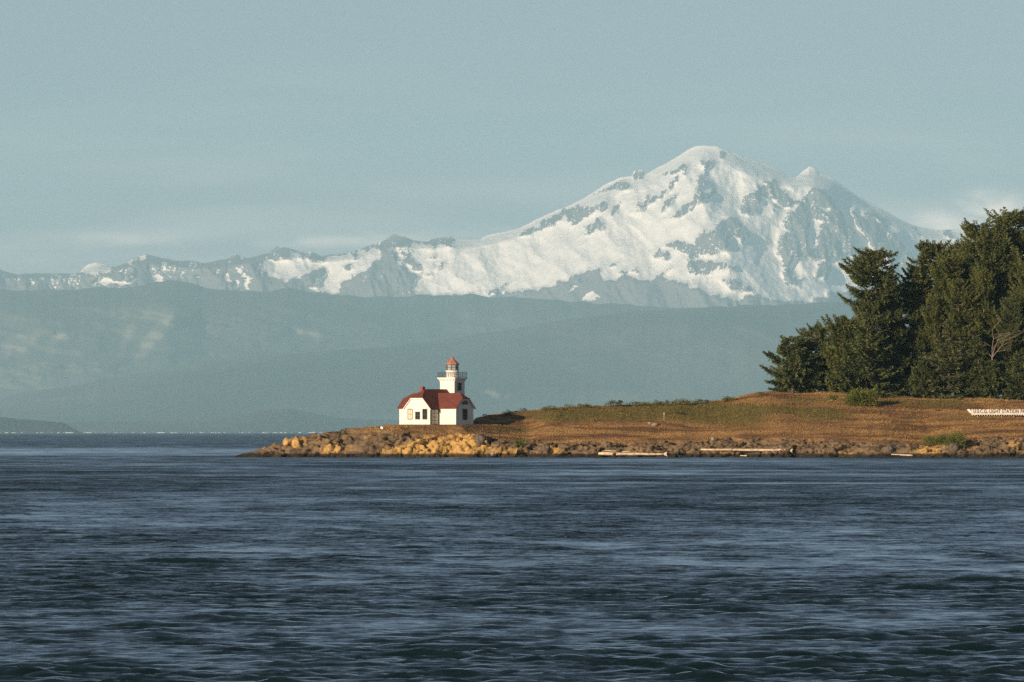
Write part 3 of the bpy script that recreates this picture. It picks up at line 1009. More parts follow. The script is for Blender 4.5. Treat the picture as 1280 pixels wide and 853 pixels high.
# ================================================================== haze
hb = MB()
hb.box(-32000, 32000, -1500, 100500, -4.0, 3300.0)
hm = bpy.data.materials.new('haze_air')
hm.use_nodes = True
ht = NT(hm.node_tree)
hm.node_tree.nodes.remove(hm.node_tree.nodes['Principled BSDF'])
pv = ht.n('ShaderNodeVolumePrincipled')
pv.inputs['Density'].default_value = HAZE_DENSITY
pv.inputs['Color'].default_value = (*HAZE_COLOR, 1)
pv.inputs['Anisotropy'].default_value = HAZE_ANISO
hm.node_tree.links.new(pv.outputs[0], hm.node_tree.nodes['Material Output'].inputs['Volume'])
haze = hb.build('haze', hm)
tag(haze, 'pale blue evening haze over the water and hills', 'haze', kind='stuff')

#OBJECTS-START#
# ================================================================== OBJECT MATERIALS
M_WHITE = simple_mat('white_painted_wall', (0.66, 0.635, 0.57), 0.75, 0.07, 0.7, 0.0, 0.2)
M_TRIM = simple_mat('white_trim', (0.70, 0.68, 0.63), 0.6, 0.05, 2.0)
M_GREEN = simple_mat('dark_green_frame', (0.045, 0.060, 0.035), 0.6, 0.2, 3.0)
M_GLASS = simple_mat('dark_window_pane', (0.012, 0.016, 0.018), 0.12, 0.2, 1.0, 0.0, 0.5)
M_BLIND = simple_mat('cream_pane', (0.62, 0.57, 0.40), 0.5, 0.12, 3.0)
M_STONE = simple_mat('foundation_stone', (0.17, 0.17, 0.13), 0.9, 0.3, 2.5)
M_BRICK = simple_mat('chimney_brick', (0.22, 0.075, 0.05), 0.9, 0.25, 6.0)
M_LROOF = simple_mat('lantern_roof_paint', (0.34, 0.15, 0.10), 0.55, 0.12, 1.5)
M_DARK = simple_mat('gallery_iron', (0.055, 0.065, 0.04), 0.6, 0.2, 3.0)
M_WOOD = simple_mat('weathered_wood', (0.34, 0.30, 0.24), 0.9, 0.25, 3.0)
M_BLACK = simple_mat('black_letter_paint', (0.03, 0.03, 0.028), 0.7, 0.1, 3.0)
M_SIGN = simple_mat('sign_white', (0.56, 0.51, 0.43), 0.8, 0.14, 2.0)


def shingle_mat():
    m, t, p = material('red_shingles')
    co = t.coord('Object')
    a = t.noise(t.mapping(co, (1, 1, 4)), 1.4, 5, 0.6)
    b = t.noise(co, 0.35, 3, 0.5)
    c = t.mix(t.ramp(a, 0.3, 0.7), (0.105, 0.034, 0.025), (0.170, 0.056, 0.040))
    c = t.mix(t.m('MULTIPLY', t.ramp(b, 0.45, 0.7), 0.4), c, (0.22, 0.078, 0.055))
    t.set(p.inputs['Base Color'], c)
    p.inputs['Roughness'].default_value = 0.9
    p.inputs['Specular IOR Level'].default_value = 0.15
    w = t.n('ShaderNodeTexWave', wave_type='BANDS', bands_direction='Z', wave_profile='SAW')
    t.set(w.inputs['Vector'], co)
    w.inputs['Scale'].default_value = 1.2
    t.set(p.inputs['Normal'], t.bump(w.outputs['Fac'], 0.03, 0.6))
    return m


M_ROOF = shingle_mat()


# ================================================================== LIGHTHOUSE
def build_lighthouse():
    root = empty('lighthouse', (HOUSE_X, HOUSE_Y, PAD_Z), -HROT)
    tag(root, 'white lighthouse with red hipped roof and square tower carrying a lantern', 'lighthouse')
    LX = -11.8          # left end of the long block
    CX, CW = -6.15, 2.65
    AY, AW = 2.55, 2.55
    EAVE, R1, R2 = 3.0, 5.95, 5.3
    # walls
    w = MB()

    def gable_block(axis, a0, a1, c, hw, eave, ridge, clip):
        """closed wall block with clipped gables; axis 'y' runs front to back"""
        cw = hw * (1 - (clip - eave) / (ridge - eave))
        prof = [(-hw, -0.1), (hw, -0.1), (hw, eave), (cw, clip), (-cw, clip), (-hw, eave)]
        if axis == 'y':
            w.extr([(c + q, a0, z) for q, z in prof], (0, a1 - a0, 0))
        else:
            w.extr([(a0, c + q, z) for q, z in prof], (a1 - a0, 0, 0))

    gable_block('y', -2.65, 6.2, CX, CW, EAVE, R1 - 0.05, 4.5)
    gable_block('x', LX, 0.0, AY, AW, EAVE - 0.004, R2 - 0.05, 4.35)
    w.build('wall', M_WHITE, root)
    f = MB()
    f.box(CX - CW - .04, CX + CW + .04, -2.69, 6.2, -1.0, 0.06)
    f.box(LX - .04, 0.04, -0.04, 5.14, -1.0, 0.055)
    f.build('foundation', M_STONE, root)
    # roof
    r = MB()
    th = 0.13
    ov = 0.28
    # central block: clipped front gable
    sl = (R1 - EAVE) / CW
    ez = EAVE - ov * sl
    yf = -2.65 - ov
    clipz = 4.56
    cwid = CW * (1 - (clipz - EAVE) / (R1 - EAVE))
    apex = -0.55
    up = 0.10
    for s in (-1, 1):
        r.slab([(CX + s * (CW + ov), yf, ez + up), (CX + s * (CW + ov), 6.1, ez + up), (CX, 6.1, R1 + up), (CX, apex, R1 + up), (CX + s * cwid, yf, clipz + up)], th)
    r.slab([(CX - cwid - .02, yf - .02, clipz + up), (CX + cwid + .02, yf - .02, clipz + up), (CX, apex, R1 + up)], th)
    # cross block
    sl2 = (R2 - EAVE) / AW
    ez2 = EAVE - ov * sl2 + 0.012
    clip2 = 4.38
    cw2 = AW * (1 - (clip2 - EAVE) / (R2 - EAVE))
    for x_end, s, ap in ((0.0, 1, 0.95), (LX, -1, 1.1)):
        xe = x_end + s * ov
        xi = CX
        for q in (-1, 1):
            r.slab([(xe, AY + q * (AW + ov), ez2 + up), (xi, AY + q * (AW + ov), ez2 + up), (xi, AY, R2 + up), (x_end - s * ap, AY, R2 + up), (xe, AY + q * cw2, clip2 + up)], th)
        r.slab([(xe + s * .02, AY - cw2 - .02, clip2 + up), (xe + s * .02, AY + cw2 + .02, clip2 + up), (x_end - s * ap, AY, R2 + up)], th)
    roof = r.build('roof', M_ROOF, root)
    c = MB()
    c.box(-7.35, -6.68, -0.35, 0.32, 4.3, 6.25)
    c.box(-7.42, -6.61, -0.42, 0.39, 6.25, 6.40)
    c.box(-7.2, -6.83, -0.2, 0.17, 6.40, 6.50)
    c.build('chimney', M_BRICK, roof)
    # gable trim
    def rake_trim(pts, nrm, wdt):
        m = MB()
        for a, b in zip(pts, pts[1:]):
            m.extr([a, b, (b[0], b[1], b[2] - wdt), (a[0], a[1], a[2] - wdt)], nrm)
        return m.build('bargeboard', M_TRIM, root)
    yy = yf + 0.06
    rake_trim([(CX - CW - ov, yy, ez + up - th), (CX - cwid, yy, clipz + up - th), (CX + cwid, yy, clipz + up - th), (CX + CW + ov, yy, ez + up - th)], (0, 0.05, 0), 0.20)
    xx = ov - 0.06
    rake_trim([(xx, AY - AW - ov, ez2 + up - th), (xx, AY - cw2, clip2 + up - th), (xx, AY + cw2, clip2 + up - th), (xx, AY + AW + ov, ez2 + up - th)], (-0.05, 0, 0), 0.22)
    # windows: axis 'y' lies in a front wall, 'x' in a right hand wall
    def window(axis, a0, a1, z0, z1, plane, nx, nz, pane, fw=0.10, name='window'):
        m = MB()
        g = MB()

        def bx(mb, p0, p1, q0, q1, d0, d1):
            if axis == 'y':
                mb.box(p0, p1, plane - d1, plane - d0, q0, q1)
            else:
                mb.box(plane + d0, plane + d1, p0, p1, q0, q1)
        bx(m, a0 - fw, a0, z0 - fw, z1 + fw, -0.05, 0.07)
        bx(m, a1, a1 + fw, z0 - fw, z1 + fw, -0.05, 0.07)
        bx(m, a0, a1, z1, z1 + fw, -0.05, 0.07)
        bx(m, a0, a1, z0 - fw, z0, -0.05, 0.09)
        for i in range(1, nx):
            a = a0 + (a1 - a0) * i / nx
            bx(m, a - 0.028, a + 0.028, z0, z1, -0.03, 0.055)
        for k in range(1, nz):
            z = z0 + (z1 - z0) * k / nz
            bx(m, a0, a1, z - 0.028, z + 0.028, -0.03, 0.050)
        fr = m.build(name, M_GREEN, root)
        bx(g, a0, a1, z0, z1, -0.04, 0.018)
        g.build('pane', pane, fr)
        return fr
    o = window('y', -8.02, -7.22, 1.0, 2.6, -2.65, 2, 2, M_BLIND)
    o['label'] = 'window with cream blind drawn'
    window('y', -6.45, -5.65, 1.0, 2.12, -2.65, 2, 2, M_GLASS)
    window('y', -4.95, -4.15, 1.0, 2.6, -2.65, 2, 2, M_GLASS)
    window('x', 1.98, 3.14, 0.95, 2.6, 0.0, 2, 2, M_GLASS)
    window('x', -2.22, -0.28, 0.12, 2.55, CX + CW, 2, 4, M_BLIND, 0.12, 'door')
    # half round light in the right hand gable
    n = 14
    arc = [(math.cos(math.pi * i / n), math.sin(math.pi * i / n)) for i in range(n + 1)]
    m = MB()
    for (a, b), (a2, b2) in zip(arc, arc[1:]):
        m.extr([(0.003, 2.56 + a * 1.05, 3.42 + b * 0.72), (0.003, 2.56 + a * 1.25, 3.42 + b * 0.90), (0.003, 2.56 + a2 * 1.25, 3.42 + b2 * 0.90), (0.003, 2.56 + a2 * 1.05, 3.42 + b2 * 0.72)], (0.09, 0, 0))
    m.box(0.003, 0.11, 1.30, 3.82, 3.33, 3.42)
    fan = m.build('fanlight', M_TRIM, root)
    g = MB()
    g.extr([(0.004, 2.56 + a * 1.05, 3.421 + b * 0.72) for a, b in arc], (0.03, 0, 0))
    g.build('pane', M_GLASS, fan)
    # corner boards
    # tower
    tx, ty, th_ = -6.08, 7.5, 1.5
    tw = MB()
    tw.box(tx - th_, tx + th_, ty - th_, ty + th_, -0.8, 7.55)
    tower = tw.build('tower', M_WHITE, root)
    cn = MB()
    sq = lambda h: [(tx - h, ty - h), (tx + h, ty - h), (tx + h, ty + h), (tx - h, ty + h)]
    cn.prism(sq(1.56), 7.30, 7.42)
    cn.prism(sq(1.52), 7.42, 7.84, sq(1.78))
    cn.build('cornice', M_TRIM, tower)
    dk = MB()
    dk.prism(sq(1.86), 7.84, 8.02)
    deck = dk.build('gallery_deck', M_TRIM, tower)
    for q in range(5):
        off = -1.4 + 0.7 * q
        for side in range(4):
            b = MB()
            p = [(0, 7.42), (0, 7.83), (0.30, 7.83), (0.24, 7.66)]
            if side == 0:
                b.extr([(tx + 1.52 + a, ty + off - .07, z) for a, z in p], (0, 0.14, 0))
            elif side == 1:
                b.extr([(tx + off - .07, ty - 1.52 - a, z) for a, z in p], (0.14, 0, 0))
            elif side == 2:
                b.extr([(tx - 1.52 - a, ty + off - .07, z) for a, z in p], (0, 0.14, 0))
            else:
                b.extr([(tx + off - .07, ty + 1.52 + a, z) for a, z in p], (0.14, 0, 0))
            b.build('bracket', M_TRIM, tower)
    rl = MB()
    h = 1.76
    for z, rr in ((8.90, 0.045), (8.50, 0.03), (8.15, 0.03)):
        pts = [(tx - h, ty - h), (tx + h, ty - h), (tx + h, ty + h), (tx - h, ty + h)]
        for i in range(4):
            a, b = pts[i], pts[(i + 1) % 4]
            rl.tube([(a[0], a[1], z), (b[0], b[1], z)], rr, 6)
    for i in range(4):
        a, b = pts[i], pts[(i + 1) % 4]
        for k in range(9):
            u = k / 8
            x, y = a[0] + (b[0] - a[0]) * u, a[1] + (b[1] - a[1]) * u
            rl.tube([(x, y, 8.0), (x, y, 8.93)], 0.05 if k % 8 == 0 else 0.024, 6)
    rl.build('railing', M_DARK, tower)
    oct_ = lambda r_, n_=8, ph=math.pi / 8: [(tx + r_ * math.cos(ph + 2 * math.pi * i / n_), ty + r_ * math.sin(ph + 2 * math.pi * i / n_)) for i in range(n_)]
    dr = MB()
    dr.prism(oct_(1.10, 24, 0), 8.0, 9.16)
    dr.prism(oct_(1.18, 24, 0), 9.16, 9.26)
    dr.build('lantern_drum', M_WHITE, tower)
    gl = MB()
    gl.prism(oct_(0.98), 9.26, 10.22)
    glass, t_, p_ = material('lantern_glass')
    p_.inputs['Base Color'].default_value = (0.30, 0.36, 0.36, 1)
    t_.set(p_.inputs['Base Color'], t_.mix(t_.noise(t_.coord('Object'), 1.5, 3), (0.16, 0.20, 0.20), (0.34, 0.40, 0.38)))
    p_.inputs['Roughness'].default_value = 0.08
    lg = gl.build('lantern_glass', glass, tower)
    ml = MB()
    for x, y in oct_(1.02):
        ml.tube([(x, y, 9.2), (x, y, 10.26)], 0.055, 6)
    ring = oct_(1.02)
    for z in (9.30, 9.75, 10.20):
        for i in range(8):
            a, b = ring[i], ring[(i + 1) % 8]
            ml.tube([(a[0], a[1], z), (b[0], b[1], z)], 0.04, 6)
    ml.build('mullion', M_DARK, lg)
    lr = MB()
    lr.prism(oct_(1.22), 10.24, 10.40, oct_(1.20))
    lr.prism(oct_(1.20), 10.40, 10.85, oct_(0.72))
    lr.prism(oct_(0.72), 10.85, 11.20, oct_(0.30))
    lr.prism(oct_(0.30), 11.20, 11.40, oct_(0.17))
    lroof = lr.build('lantern_roof', M_LROOF, tower)
    fn = MB()
    fn.prism(oct_(0.16), 11.40, 11.55, oct_(0.20))
    fn.prism(oct_(0.20), 11.55, 11.70, oct_(0.09))
    fn.tube([(tx, ty, 11.6), (tx, ty, 12.2)], 0.035, 6)
    fn.build('finial', M_LROOF, lroof)
    # tower window
    wz0, wz1 = 5.95, 7.05
    m = MB()
    x0 = tx + th_
    y0, y1 = ty - 0.62, ty + 0.40
    m.box(x0, x0 + .07, y0 - .1, y0, wz0 - .1, wz1 + .1)
    m.box(x0, x0 + .07, y1, y1 + .1, wz0 - .1, wz1 + .1)
    m.box(x0, x0 + .07, y0, y1, wz1, wz1 + .1)
    m.box(x0, x0 + .09, y0, y1, wz0 - .1, wz0)
    m.box(x0, x0 + .05, (y0 + y1) / 2 - .03, (y0 + y1) / 2 + .03, wz0, wz1)
    tf = m.build('tower_window', M_GREEN, tower)
    g = MB()
    g.box(x0 - .02, x0 + .02, y0, y1, wz0, wz1)
    g.build('pane', M_GLASS, tf)


build_lighthouse()


# ================================================================== TREES
def bark(name, c0, c1):
    m, t, p = material(name)
    t.set(p.inputs['Base Color'], t.mix(t.noise(t.mapping(t.coord('Object'), (4, 4, 0.7)), 1.0, 5, 0.6), c0, c1))
    p.inputs['Roughness'].default_value = 0.95
    p.inputs['Specular IOR Level'].default_value = 0.1
    return m


def leaf_mat(name, c0, c1, c2):
    m, t, p = material(name)
    rnd = t.attr('tint')
    big = t.noise(t.coord('Object'), 0.45, 3, 0.5)
    c = t.mix(rnd, c0, c1)
    c = t.mix(t.m('MULTIPLY', t.ramp(big, 0.45, 0.7), 0.6), c, c2)
    t.set(p.inputs['Base Color'], c)
    p.inputs['Roughness'].default_value = 0.75
    p.inputs['Specular IOR Level'].default_value = 0.2
    return m


M_BARK = bark('fir_bark', (0.075, 0.055, 0.04), (0.20, 0.15, 0.105))
M_BARE = bark('bleached_bare_wood', (0.13, 0.10, 0.075), (0.30, 0.24, 0.17))
M_FIR = leaf_mat('fir_needles', (0.050, 0.070, 0.020), (0.122, 0.140, 0.038), (0.140, 0.136, 0.040))
M_FIR2 = leaf_mat('dark_fir_needles', (0.042, 0.062, 0.022), (0.100, 0.124, 0.039), (0.118, 0.126, 0.041))
M_FIR3 = leaf_mat('spruce_needles', (0.055, 0.076, 0.032), (0.115, 0.132, 0.048), (0.125, 0.125, 0.043))
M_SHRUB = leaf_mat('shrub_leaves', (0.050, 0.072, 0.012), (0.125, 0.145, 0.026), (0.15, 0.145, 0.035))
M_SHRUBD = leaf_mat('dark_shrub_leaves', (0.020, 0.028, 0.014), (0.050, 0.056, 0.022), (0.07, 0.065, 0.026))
M_HEATH = leaf_mat('olive_shrub_leaves', (0.060, 0.068, 0.018), (0.135, 0.128, 0.034), (0.15, 0.13, 0.04))


class Cards:
    """many small leaf faces for one foliage mesh"""

    def __init__(self, seed):
        self.r = np.random.RandomState(seed)
        self.c, self.d, self.l, self.w = [], [], [], []

    def add(self, p, d, l, w):
        self.c.append(p)
        self.d.append(d)
        self.l.append(l)
        self.w.append(w)

    def mesh(self, name, mat, roll=0.7):
        c, d = np.vstack(self.c), np.vstack(self.d)
        l, w = np.concatenate(self.l)[:, None], np.concatenate(self.w)[:, None]
        n = len(c)
        d = d / np.maximum(np.linalg.norm(d, axis=1, keepdims=True), 1e-6)
        up = np.tile([0, 0, 1.0], (n, 1)) + self.r.normal(0, roll, (n, 3))
        s = np.cross(d, up)
        s /= np.maximum(np.linalg.norm(s, axis=1, keepdims=True), 1e-6)
        a = c
        b = c + d * l * 0.45 + s * w
        e = c + d * l
        f = c + d * l * 0.55 - s * w
        V = np.stack([a, b, e, f], 1).reshape(-1, 3)
        q = np.arange(4 * n).reshape(n, 4)
        tint = np.repeat(self.r.rand(n), 4)
        return mesh_np(name, V, q, attrs={'tint': tint}, mat=mat)


def conifer(seed, H, Rm, base, style, mat, dens=1.0):
    """returns (trunk mesh, crown mesh) of one tree"""
    r = np.random.RandomState(seed)
    tk = MB()
    lean = r.normal(0, 0.02, 2) * (2.2 if style == 'flat' else 1)
    n = 9
    path = []
    for i in range(n):
        t = i / (n - 1)
        path.append((lean[0] * H * t ** 1.5 + 0.06 * math.sin(3 * t + seed), lean[1] * H * t ** 1.5, -0.4 + (H * 0.985 + 0.4) * t))
    rad = [max(0.03, (0.016 * H + 0.06) * (1 - i / (n - 1)) ** 0.85) for i in range(n)]
    tk.tube(path, rad, 8)
    P = np.array(path)

    def axis(z):
        return np.array([np.interp(z, P[:, 2], P[:, 0]), np.interp(z, P[:, 2], P[:, 1]), z])
    cd = Cards(seed + 500)
    step = 0.40 / dens
    z = base * H
    lobes = r.uniform(0, 6.28, 5)
    while z < H * 0.985:
        t = (z - base * H) / (H - base * H)
        if style == 'cone':
            rr = Rm * (1 - t) ** 0.85 * (0.85 + 0.15 * math.sin(z * 2.1 + seed)) + 0.25
        elif style == 'round':
            rr = Rm * (max(0.0, 1 - (abs(t - 0.32) / 0.70) ** 2.4) ** 0.55) * (0.8 + 0.2 * math.sin(z * 1.7 + seed)) + 0.35
        elif style == 'flat':
            lay = 0.62 + 0.38 * math.sin(z * 2.4 + seed * 1.3)
            rr = Rm * (0.60 + 0.50 * min(1, t / 0.6)) * (0.5 + 0.5 * lay) * (0.55 if 0.12 < t < 0.26 else 1.0) * (1.0 if t < 0.88 else max(0.5, ((1 - t) / 0.12) ** 0.5)) + 0.3
        else:
            rr = Rm * (1 - t) ** 0.5 * (0.75 + 0.25 * math.sin(z * 3.1 + seed)) + 0.3
        nb = 4 + int(r.rand() * 3)
        for k in range(nb):
            az = r.uniform(0, 6.283)
            lob = 0.82 + 0.28 * math.sin(az * 2 + lobes[int(t * 4.99)] + z * 0.35) + 0.12 * math.sin(az * 3 + lobes[0])
            L = rr * lob * r.uniform(0.70, 1.22)
            if style == 'flat' and r.rand() < 0.16:
                continue
            if L < 0.25:
                L = 0.25
            if style == 'low':
                el = r.uniform(0.0, 0.45)
            elif style == 'flat':
                el = r.uniform(-0.22, 0.16)
            else:
                el = -0.28 + 0.75 * t + r.normal(0, 0.12)
            o = axis(z)
            d = np.array([math.cos(az) * math.cos(el), math.sin(az) * math.cos(el), math.sin(el)])
            droop = -0.10 * L if style != 'low' else 0.05 * L
            tip_up = 0.14 * L

            def pos(u):
                return o + d * (L * u) + np.array([0, 0, droop * math.sin(math.pi * u) + tip_up * u ** 3])
            tk.tube([tuple(pos(0)), tuple(pos(0.5)), tuple(pos(0.97))], [0.022 + 0.014 * L, 0.014 + 0.008 * L, 0.008], 4)
            ns = max(3, int(L / 0.20 * dens))
            us = np.linspace(0.22 if L > 1.2 else 0.1, 1.0, ns)
            side = np.array([-math.sin(az), math.cos(az), 0])
            for u in us:
                p = pos(u)
                fan = (0.22 + 0.30 * L * (1 - u) * (0.7 + 0.3 * r.rand()))
                fan = min(fan * 1.35, 1.25)
                m = 10
                sg = np.where(r.rand(m) < 0.5, -1.0, 1.0)
                an = r.uniform(0.35, 1.25, m)
                dd = d[None, :] * np.cos(an)[:, None] + side[None, :] * (np.sin(an) * sg)[:, None] + np.array([0, 0, 1])[None, :] * r.normal(0.05, 0.30, m)[:, None]
                off = r.rand(m)
                pp = p[None, :] + dd * (fan * 0.55 * off)[:, None] + r.normal(0, 0.05, (m, 3))
                cd.add(pp, dd, fan * r.uniform(0.35, 0.75, m) + 0.14, r.uniform(0.05, 0.13, m))
        z += step * r.uniform(0.7, 1.3)
    trunk = tk
    return trunk, cd.mesh('crown', mat)


TREE_KINDS = {}


def tree_kind(key, seed, H, Rm, base, style, mat, dens=1.0):
    tk, crown = conifer(seed, H, Rm, base, style, mat, dens)
    o = tk.build('trunk', M_BARK, None, recalc=False)
    me = o.data
    bpy.data.objects.remove(o)
    TREE_KINDS[key] = (H, me, crown)


tree_kind('tall_a', 11, 26, 5.6, 0.10, 'round', M_FIR)
tree_kind('tall_b', 12, 26, 5.2, 0.08, 'round', M_FIR2)
tree_kind('tall_c', 13, 24, 6.0, 0.10, 'round', M_FIR)
tree_kind('flat_a', 21, 24, 5.6, 0.30, 'flat', M_FIR2, 1.25)
tree_kind('flat_b', 22, 12, 5.2, 0.30, 'flat', M_FIR2, 1.1)
tree_kind('cone_a', 31, 13, 5.2, 0.02, 'cone', M_FIR3)
tree_kind('cone_b', 32, 12, 5.0, 0.02, 'cone', M_FIR2)
tree_kind('cone_c', 33, 14, 5.2, 0.02, 'round', M_FIR)
tree_kind('low_a', 41, 8, 5.4, 0.02, 'low', M_FIR2, 1.3)


TREE_WIDE = 1.06


def plant_tree(name, px, top, Y, key, rot, wide, label, hidden_base=None):
    H0, tm, cm = TREE_KINDS[key]
    x = (px - 640) / F * Y
    z = ground_z(x, Y)
    H = CAM_Z + (HOR - top) / F * Y - z
    root = empty(name, (x, Y, z - 0.05), R(rot))
    s = H / H0
    wide = wide * TREE_WIDE
    root.scale = (s * wide, s * wide, s)
    link('trunk', tm, root)
    link('crown', cm, root)
    tag(root, label, 'tree', 'fir trees of the dark grove')
    return root


G = plant_tree
G('fir_tree', 991, 423, 1536, 'low_a', 20, 0.90, 'low spreading fir at the far left edge of the grove')
G('fir_tree', 1019, 404, 1541, 'flat_b', 70, 0.62, 'thin flat topped fir rising just behind the leftmost low fir')
G('fir_tree', 1052, 397, 1537, 'cone_c', 130, 0.98, 'dense rounded fir right of the leftmost low fir')
G('fir_tree', 1083, 392, 1534, 'cone_b', 200, 1.10, 'dark fir directly behind the large round green shrub')
G('fir_tree', 1095, 308, 1546, 'flat_a', 15, 0.84, 'tall flat topped fir with bare lower trunk, against the snowy mountain')
G('fir_tree', 1118, 376, 1548, 'tall_b', 80, 0.85, 'fir filling the grove below the tall flat topped fir on its right')
G('fir_tree', 1163, 299, 1562, 'flat_a', 160, 0.72, 'narrow topped fir standing out alone between the flat topped fir and the tallest firs')
G('fir_tree', 1141, 338, 1552, 'tall_c', 240, 0.95, 'broad fir in the dip between the two skyline tops')
G('fir_tree', 1214, 280, 1556, 'tall_a', 40, 1.00, 'tall broad fir with pale branch stubs, left of the tallest fir')
G('fir_tree', 1184, 322, 1552, 'tall_c', 300, 0.90, 'olive fir below the narrow topped fir')
G('fir_tree', 1268, 266, 1560, 'tall_c', 110, 0.95, 'tallest fir of the grove, at the right border')
G('fir_tree', 1243, 284, 1554, 'tall_b', 190, 0.80, 'slim dark fir between the two tallest firs')
G('fir_tree', 1186, 402, 1537, 'cone_a', 0, 1.22, 'pale green conical fir standing in front at the meadow edge')
G('fir_tree', 1222, 420, 1538, 'cone_b', 60, 1.15, 'dark young fir right of the pale green conical fir')
G('fir_tree', 1148, 425, 1543, 'cone_b', 250, 1.0, 'shaded fir at the left of the pale green conical fir')
G('fir_tree', 1262, 372, 1543, 'tall_b', 330, 0.75, 'bushy fir behind the dead branched snag')
G('fir_tree', 1290, 330, 1546, 'tall_a', 220, 0.85, 'fir cut by the right border below the tallest fir')
G('fir_tree', 1272, 440, 1536, 'cone_b', 280, 1.2, 'low dark fir at the right border on the meadow edge')
G('fir_tree', 1200, 352, 1547, 'tall_c', 35, 0.85, 'olive fir right above the pale green conical fir')
G('fir_tree', 1232, 340, 1548, 'tall_a', 145, 0.75, 'fir left of the dead snag, reaching half the grove height')
G('fir_tree', 1105, 428, 1545, 'cone_c', 75, 0.85, 'shaded fir below the tall flat topped fir')
G('fir_tree', 1070, 408, 1544, 'cone_c', 310, 0.80, 'fir behind the dense rounded fir and the dark fir')
G('fir_tree', 1032, 432, 1541, 'cone_b', 15, 1.0, 'small dark fir in the gap beside the leftmost low fir')
G('fir_tree', 1127, 404, 1556, 'tall_b', 260, 0.9, 'deeply shaded fir at the dark gap of the grove')
G('fir_tree', 1165, 372, 1545, 'tall_a', 95, 0.72, 'mid height fir between the dark gap and the pale green conical fir')
G('fir_tree', 1195, 302, 1572, 'tall_b', 175, 0.75, 'distant fir top left of the tall broad fir with stubs')
G('fir_tree', 1312, 290, 1562, 'tall_c', 20, 0.9, 'fir just beyond the right border behind the tallest fir')

G('fir_tree', 1060, 398, 1549, 'cone_c', 45, 0.9, 'fir at the left foot of the tall flat topped fir, filling the gap beside it')
G('fir_tree', 1080, 372, 1553, 'tall_c', 285, 0.72, 'olive fir behind the lower trunk of the tall flat topped fir')
G('fir_tree', 1005, 440, 1538, 'low_a', 140, 0.95, 'low dark fir between the leftmost low fir and the thin flat topped fir')
G('fir_tree', 1062, 440, 1534, 'low_a', 230, 0.9, 'low bushy fir left of the large round green shrub')
G('fir_tree', 1122, 446, 1540, 'low_a', 300, 0.9, 'low bushy fir in the dark gap of the grove')
G('fir_tree', 1152, 452, 1537, 'low_a', 60, 0.8, 'low fir at the left foot of the pale green conical fir')
G('fir_tree', 1238, 452, 1536, 'low_a', 20, 0.9, 'low spreading fir in front of the dead snag')
G('fir_tree', 1288, 446, 1537, 'low_a', 190, 0.9, 'low spreading fir cut by the right border')
G('fir_tree', 1180, 345, 1560, 'tall_a', 66, 0.95, 'fir filling the grove behind the pale green conical fir')
G('fir_tree', 1110, 350, 1560, 'tall_b', 10, 0.8, 'slim fir rising at the right side of the tall flat topped fir')
G('fir_tree', 1232, 300, 1568, 'tall_c', 205, 0.9, 'fir far back between the two tallest firs')


def dead_tree(px, base, top, Y, label):
    x = (px - 640) / F * Y
    z = ground_z(x, Y)
    zb = CAM_Z + (HOR - base) / F * Y
    H = CAM_Z + (HOR - top) / F * Y - z
    r = random.Random(8)
    root = empty('dead_tree', (x, Y, z))
    tk, br = MB(), MB()
    f = zb - z
    tk.tube([(0.3, 0, -0.3), (0.1, 0, f * 0.6), (0.0, 0, f), (0.05, 0, f + 0.25 * (H - f))], [0.17, 0.14, 0.12, 0.10], 7)
    st = Vector((0.05, 0, f + 0.2 * (H - f)))

    def grow(p, d, L, rad, depth):
        q = p
        for i in range(3):
            d = (d + Vector((r.uniform(-.28, .28), r.uniform(-.25, .2), r.uniform(-.1, .16)))).normalized()
            e = q + d * L / 3
            br.tube([q, e], [rad * (1 - .2 * i), rad * (1 - .2 * (i + 1))], 5)
            q = e
            if depth and r.random() < 0.9:
                sd = Vector((d.x + r.choice((-1, 1)) * r.uniform(.35, .9), r.uniform(-.4, .3), d.z * 0.7 + r.uniform(-.2, .3))).normalized()
                grow(q, sd, L * r.uniform(.45, .7), rad * 0.55, depth - 1)
    for a, L in ((-0.55, 0.8), (-0.15, 1.0), (0.22, 0.95), (0.6, 0.75)):
        grow(st, Vector((math.sin(a), 0, math.cos(a))), (H - f) * L * 0.8, 0.07, 2)
    tk.build('trunk', M_BARE, root, recalc=False)
    br.build('branches', M_BARE, root, recalc=False)
    tag(root, label, 'tree')


dead_tree(1240, 456, 412, 1538.5, 'pale dead bare snag with forked branches against the dark firs')


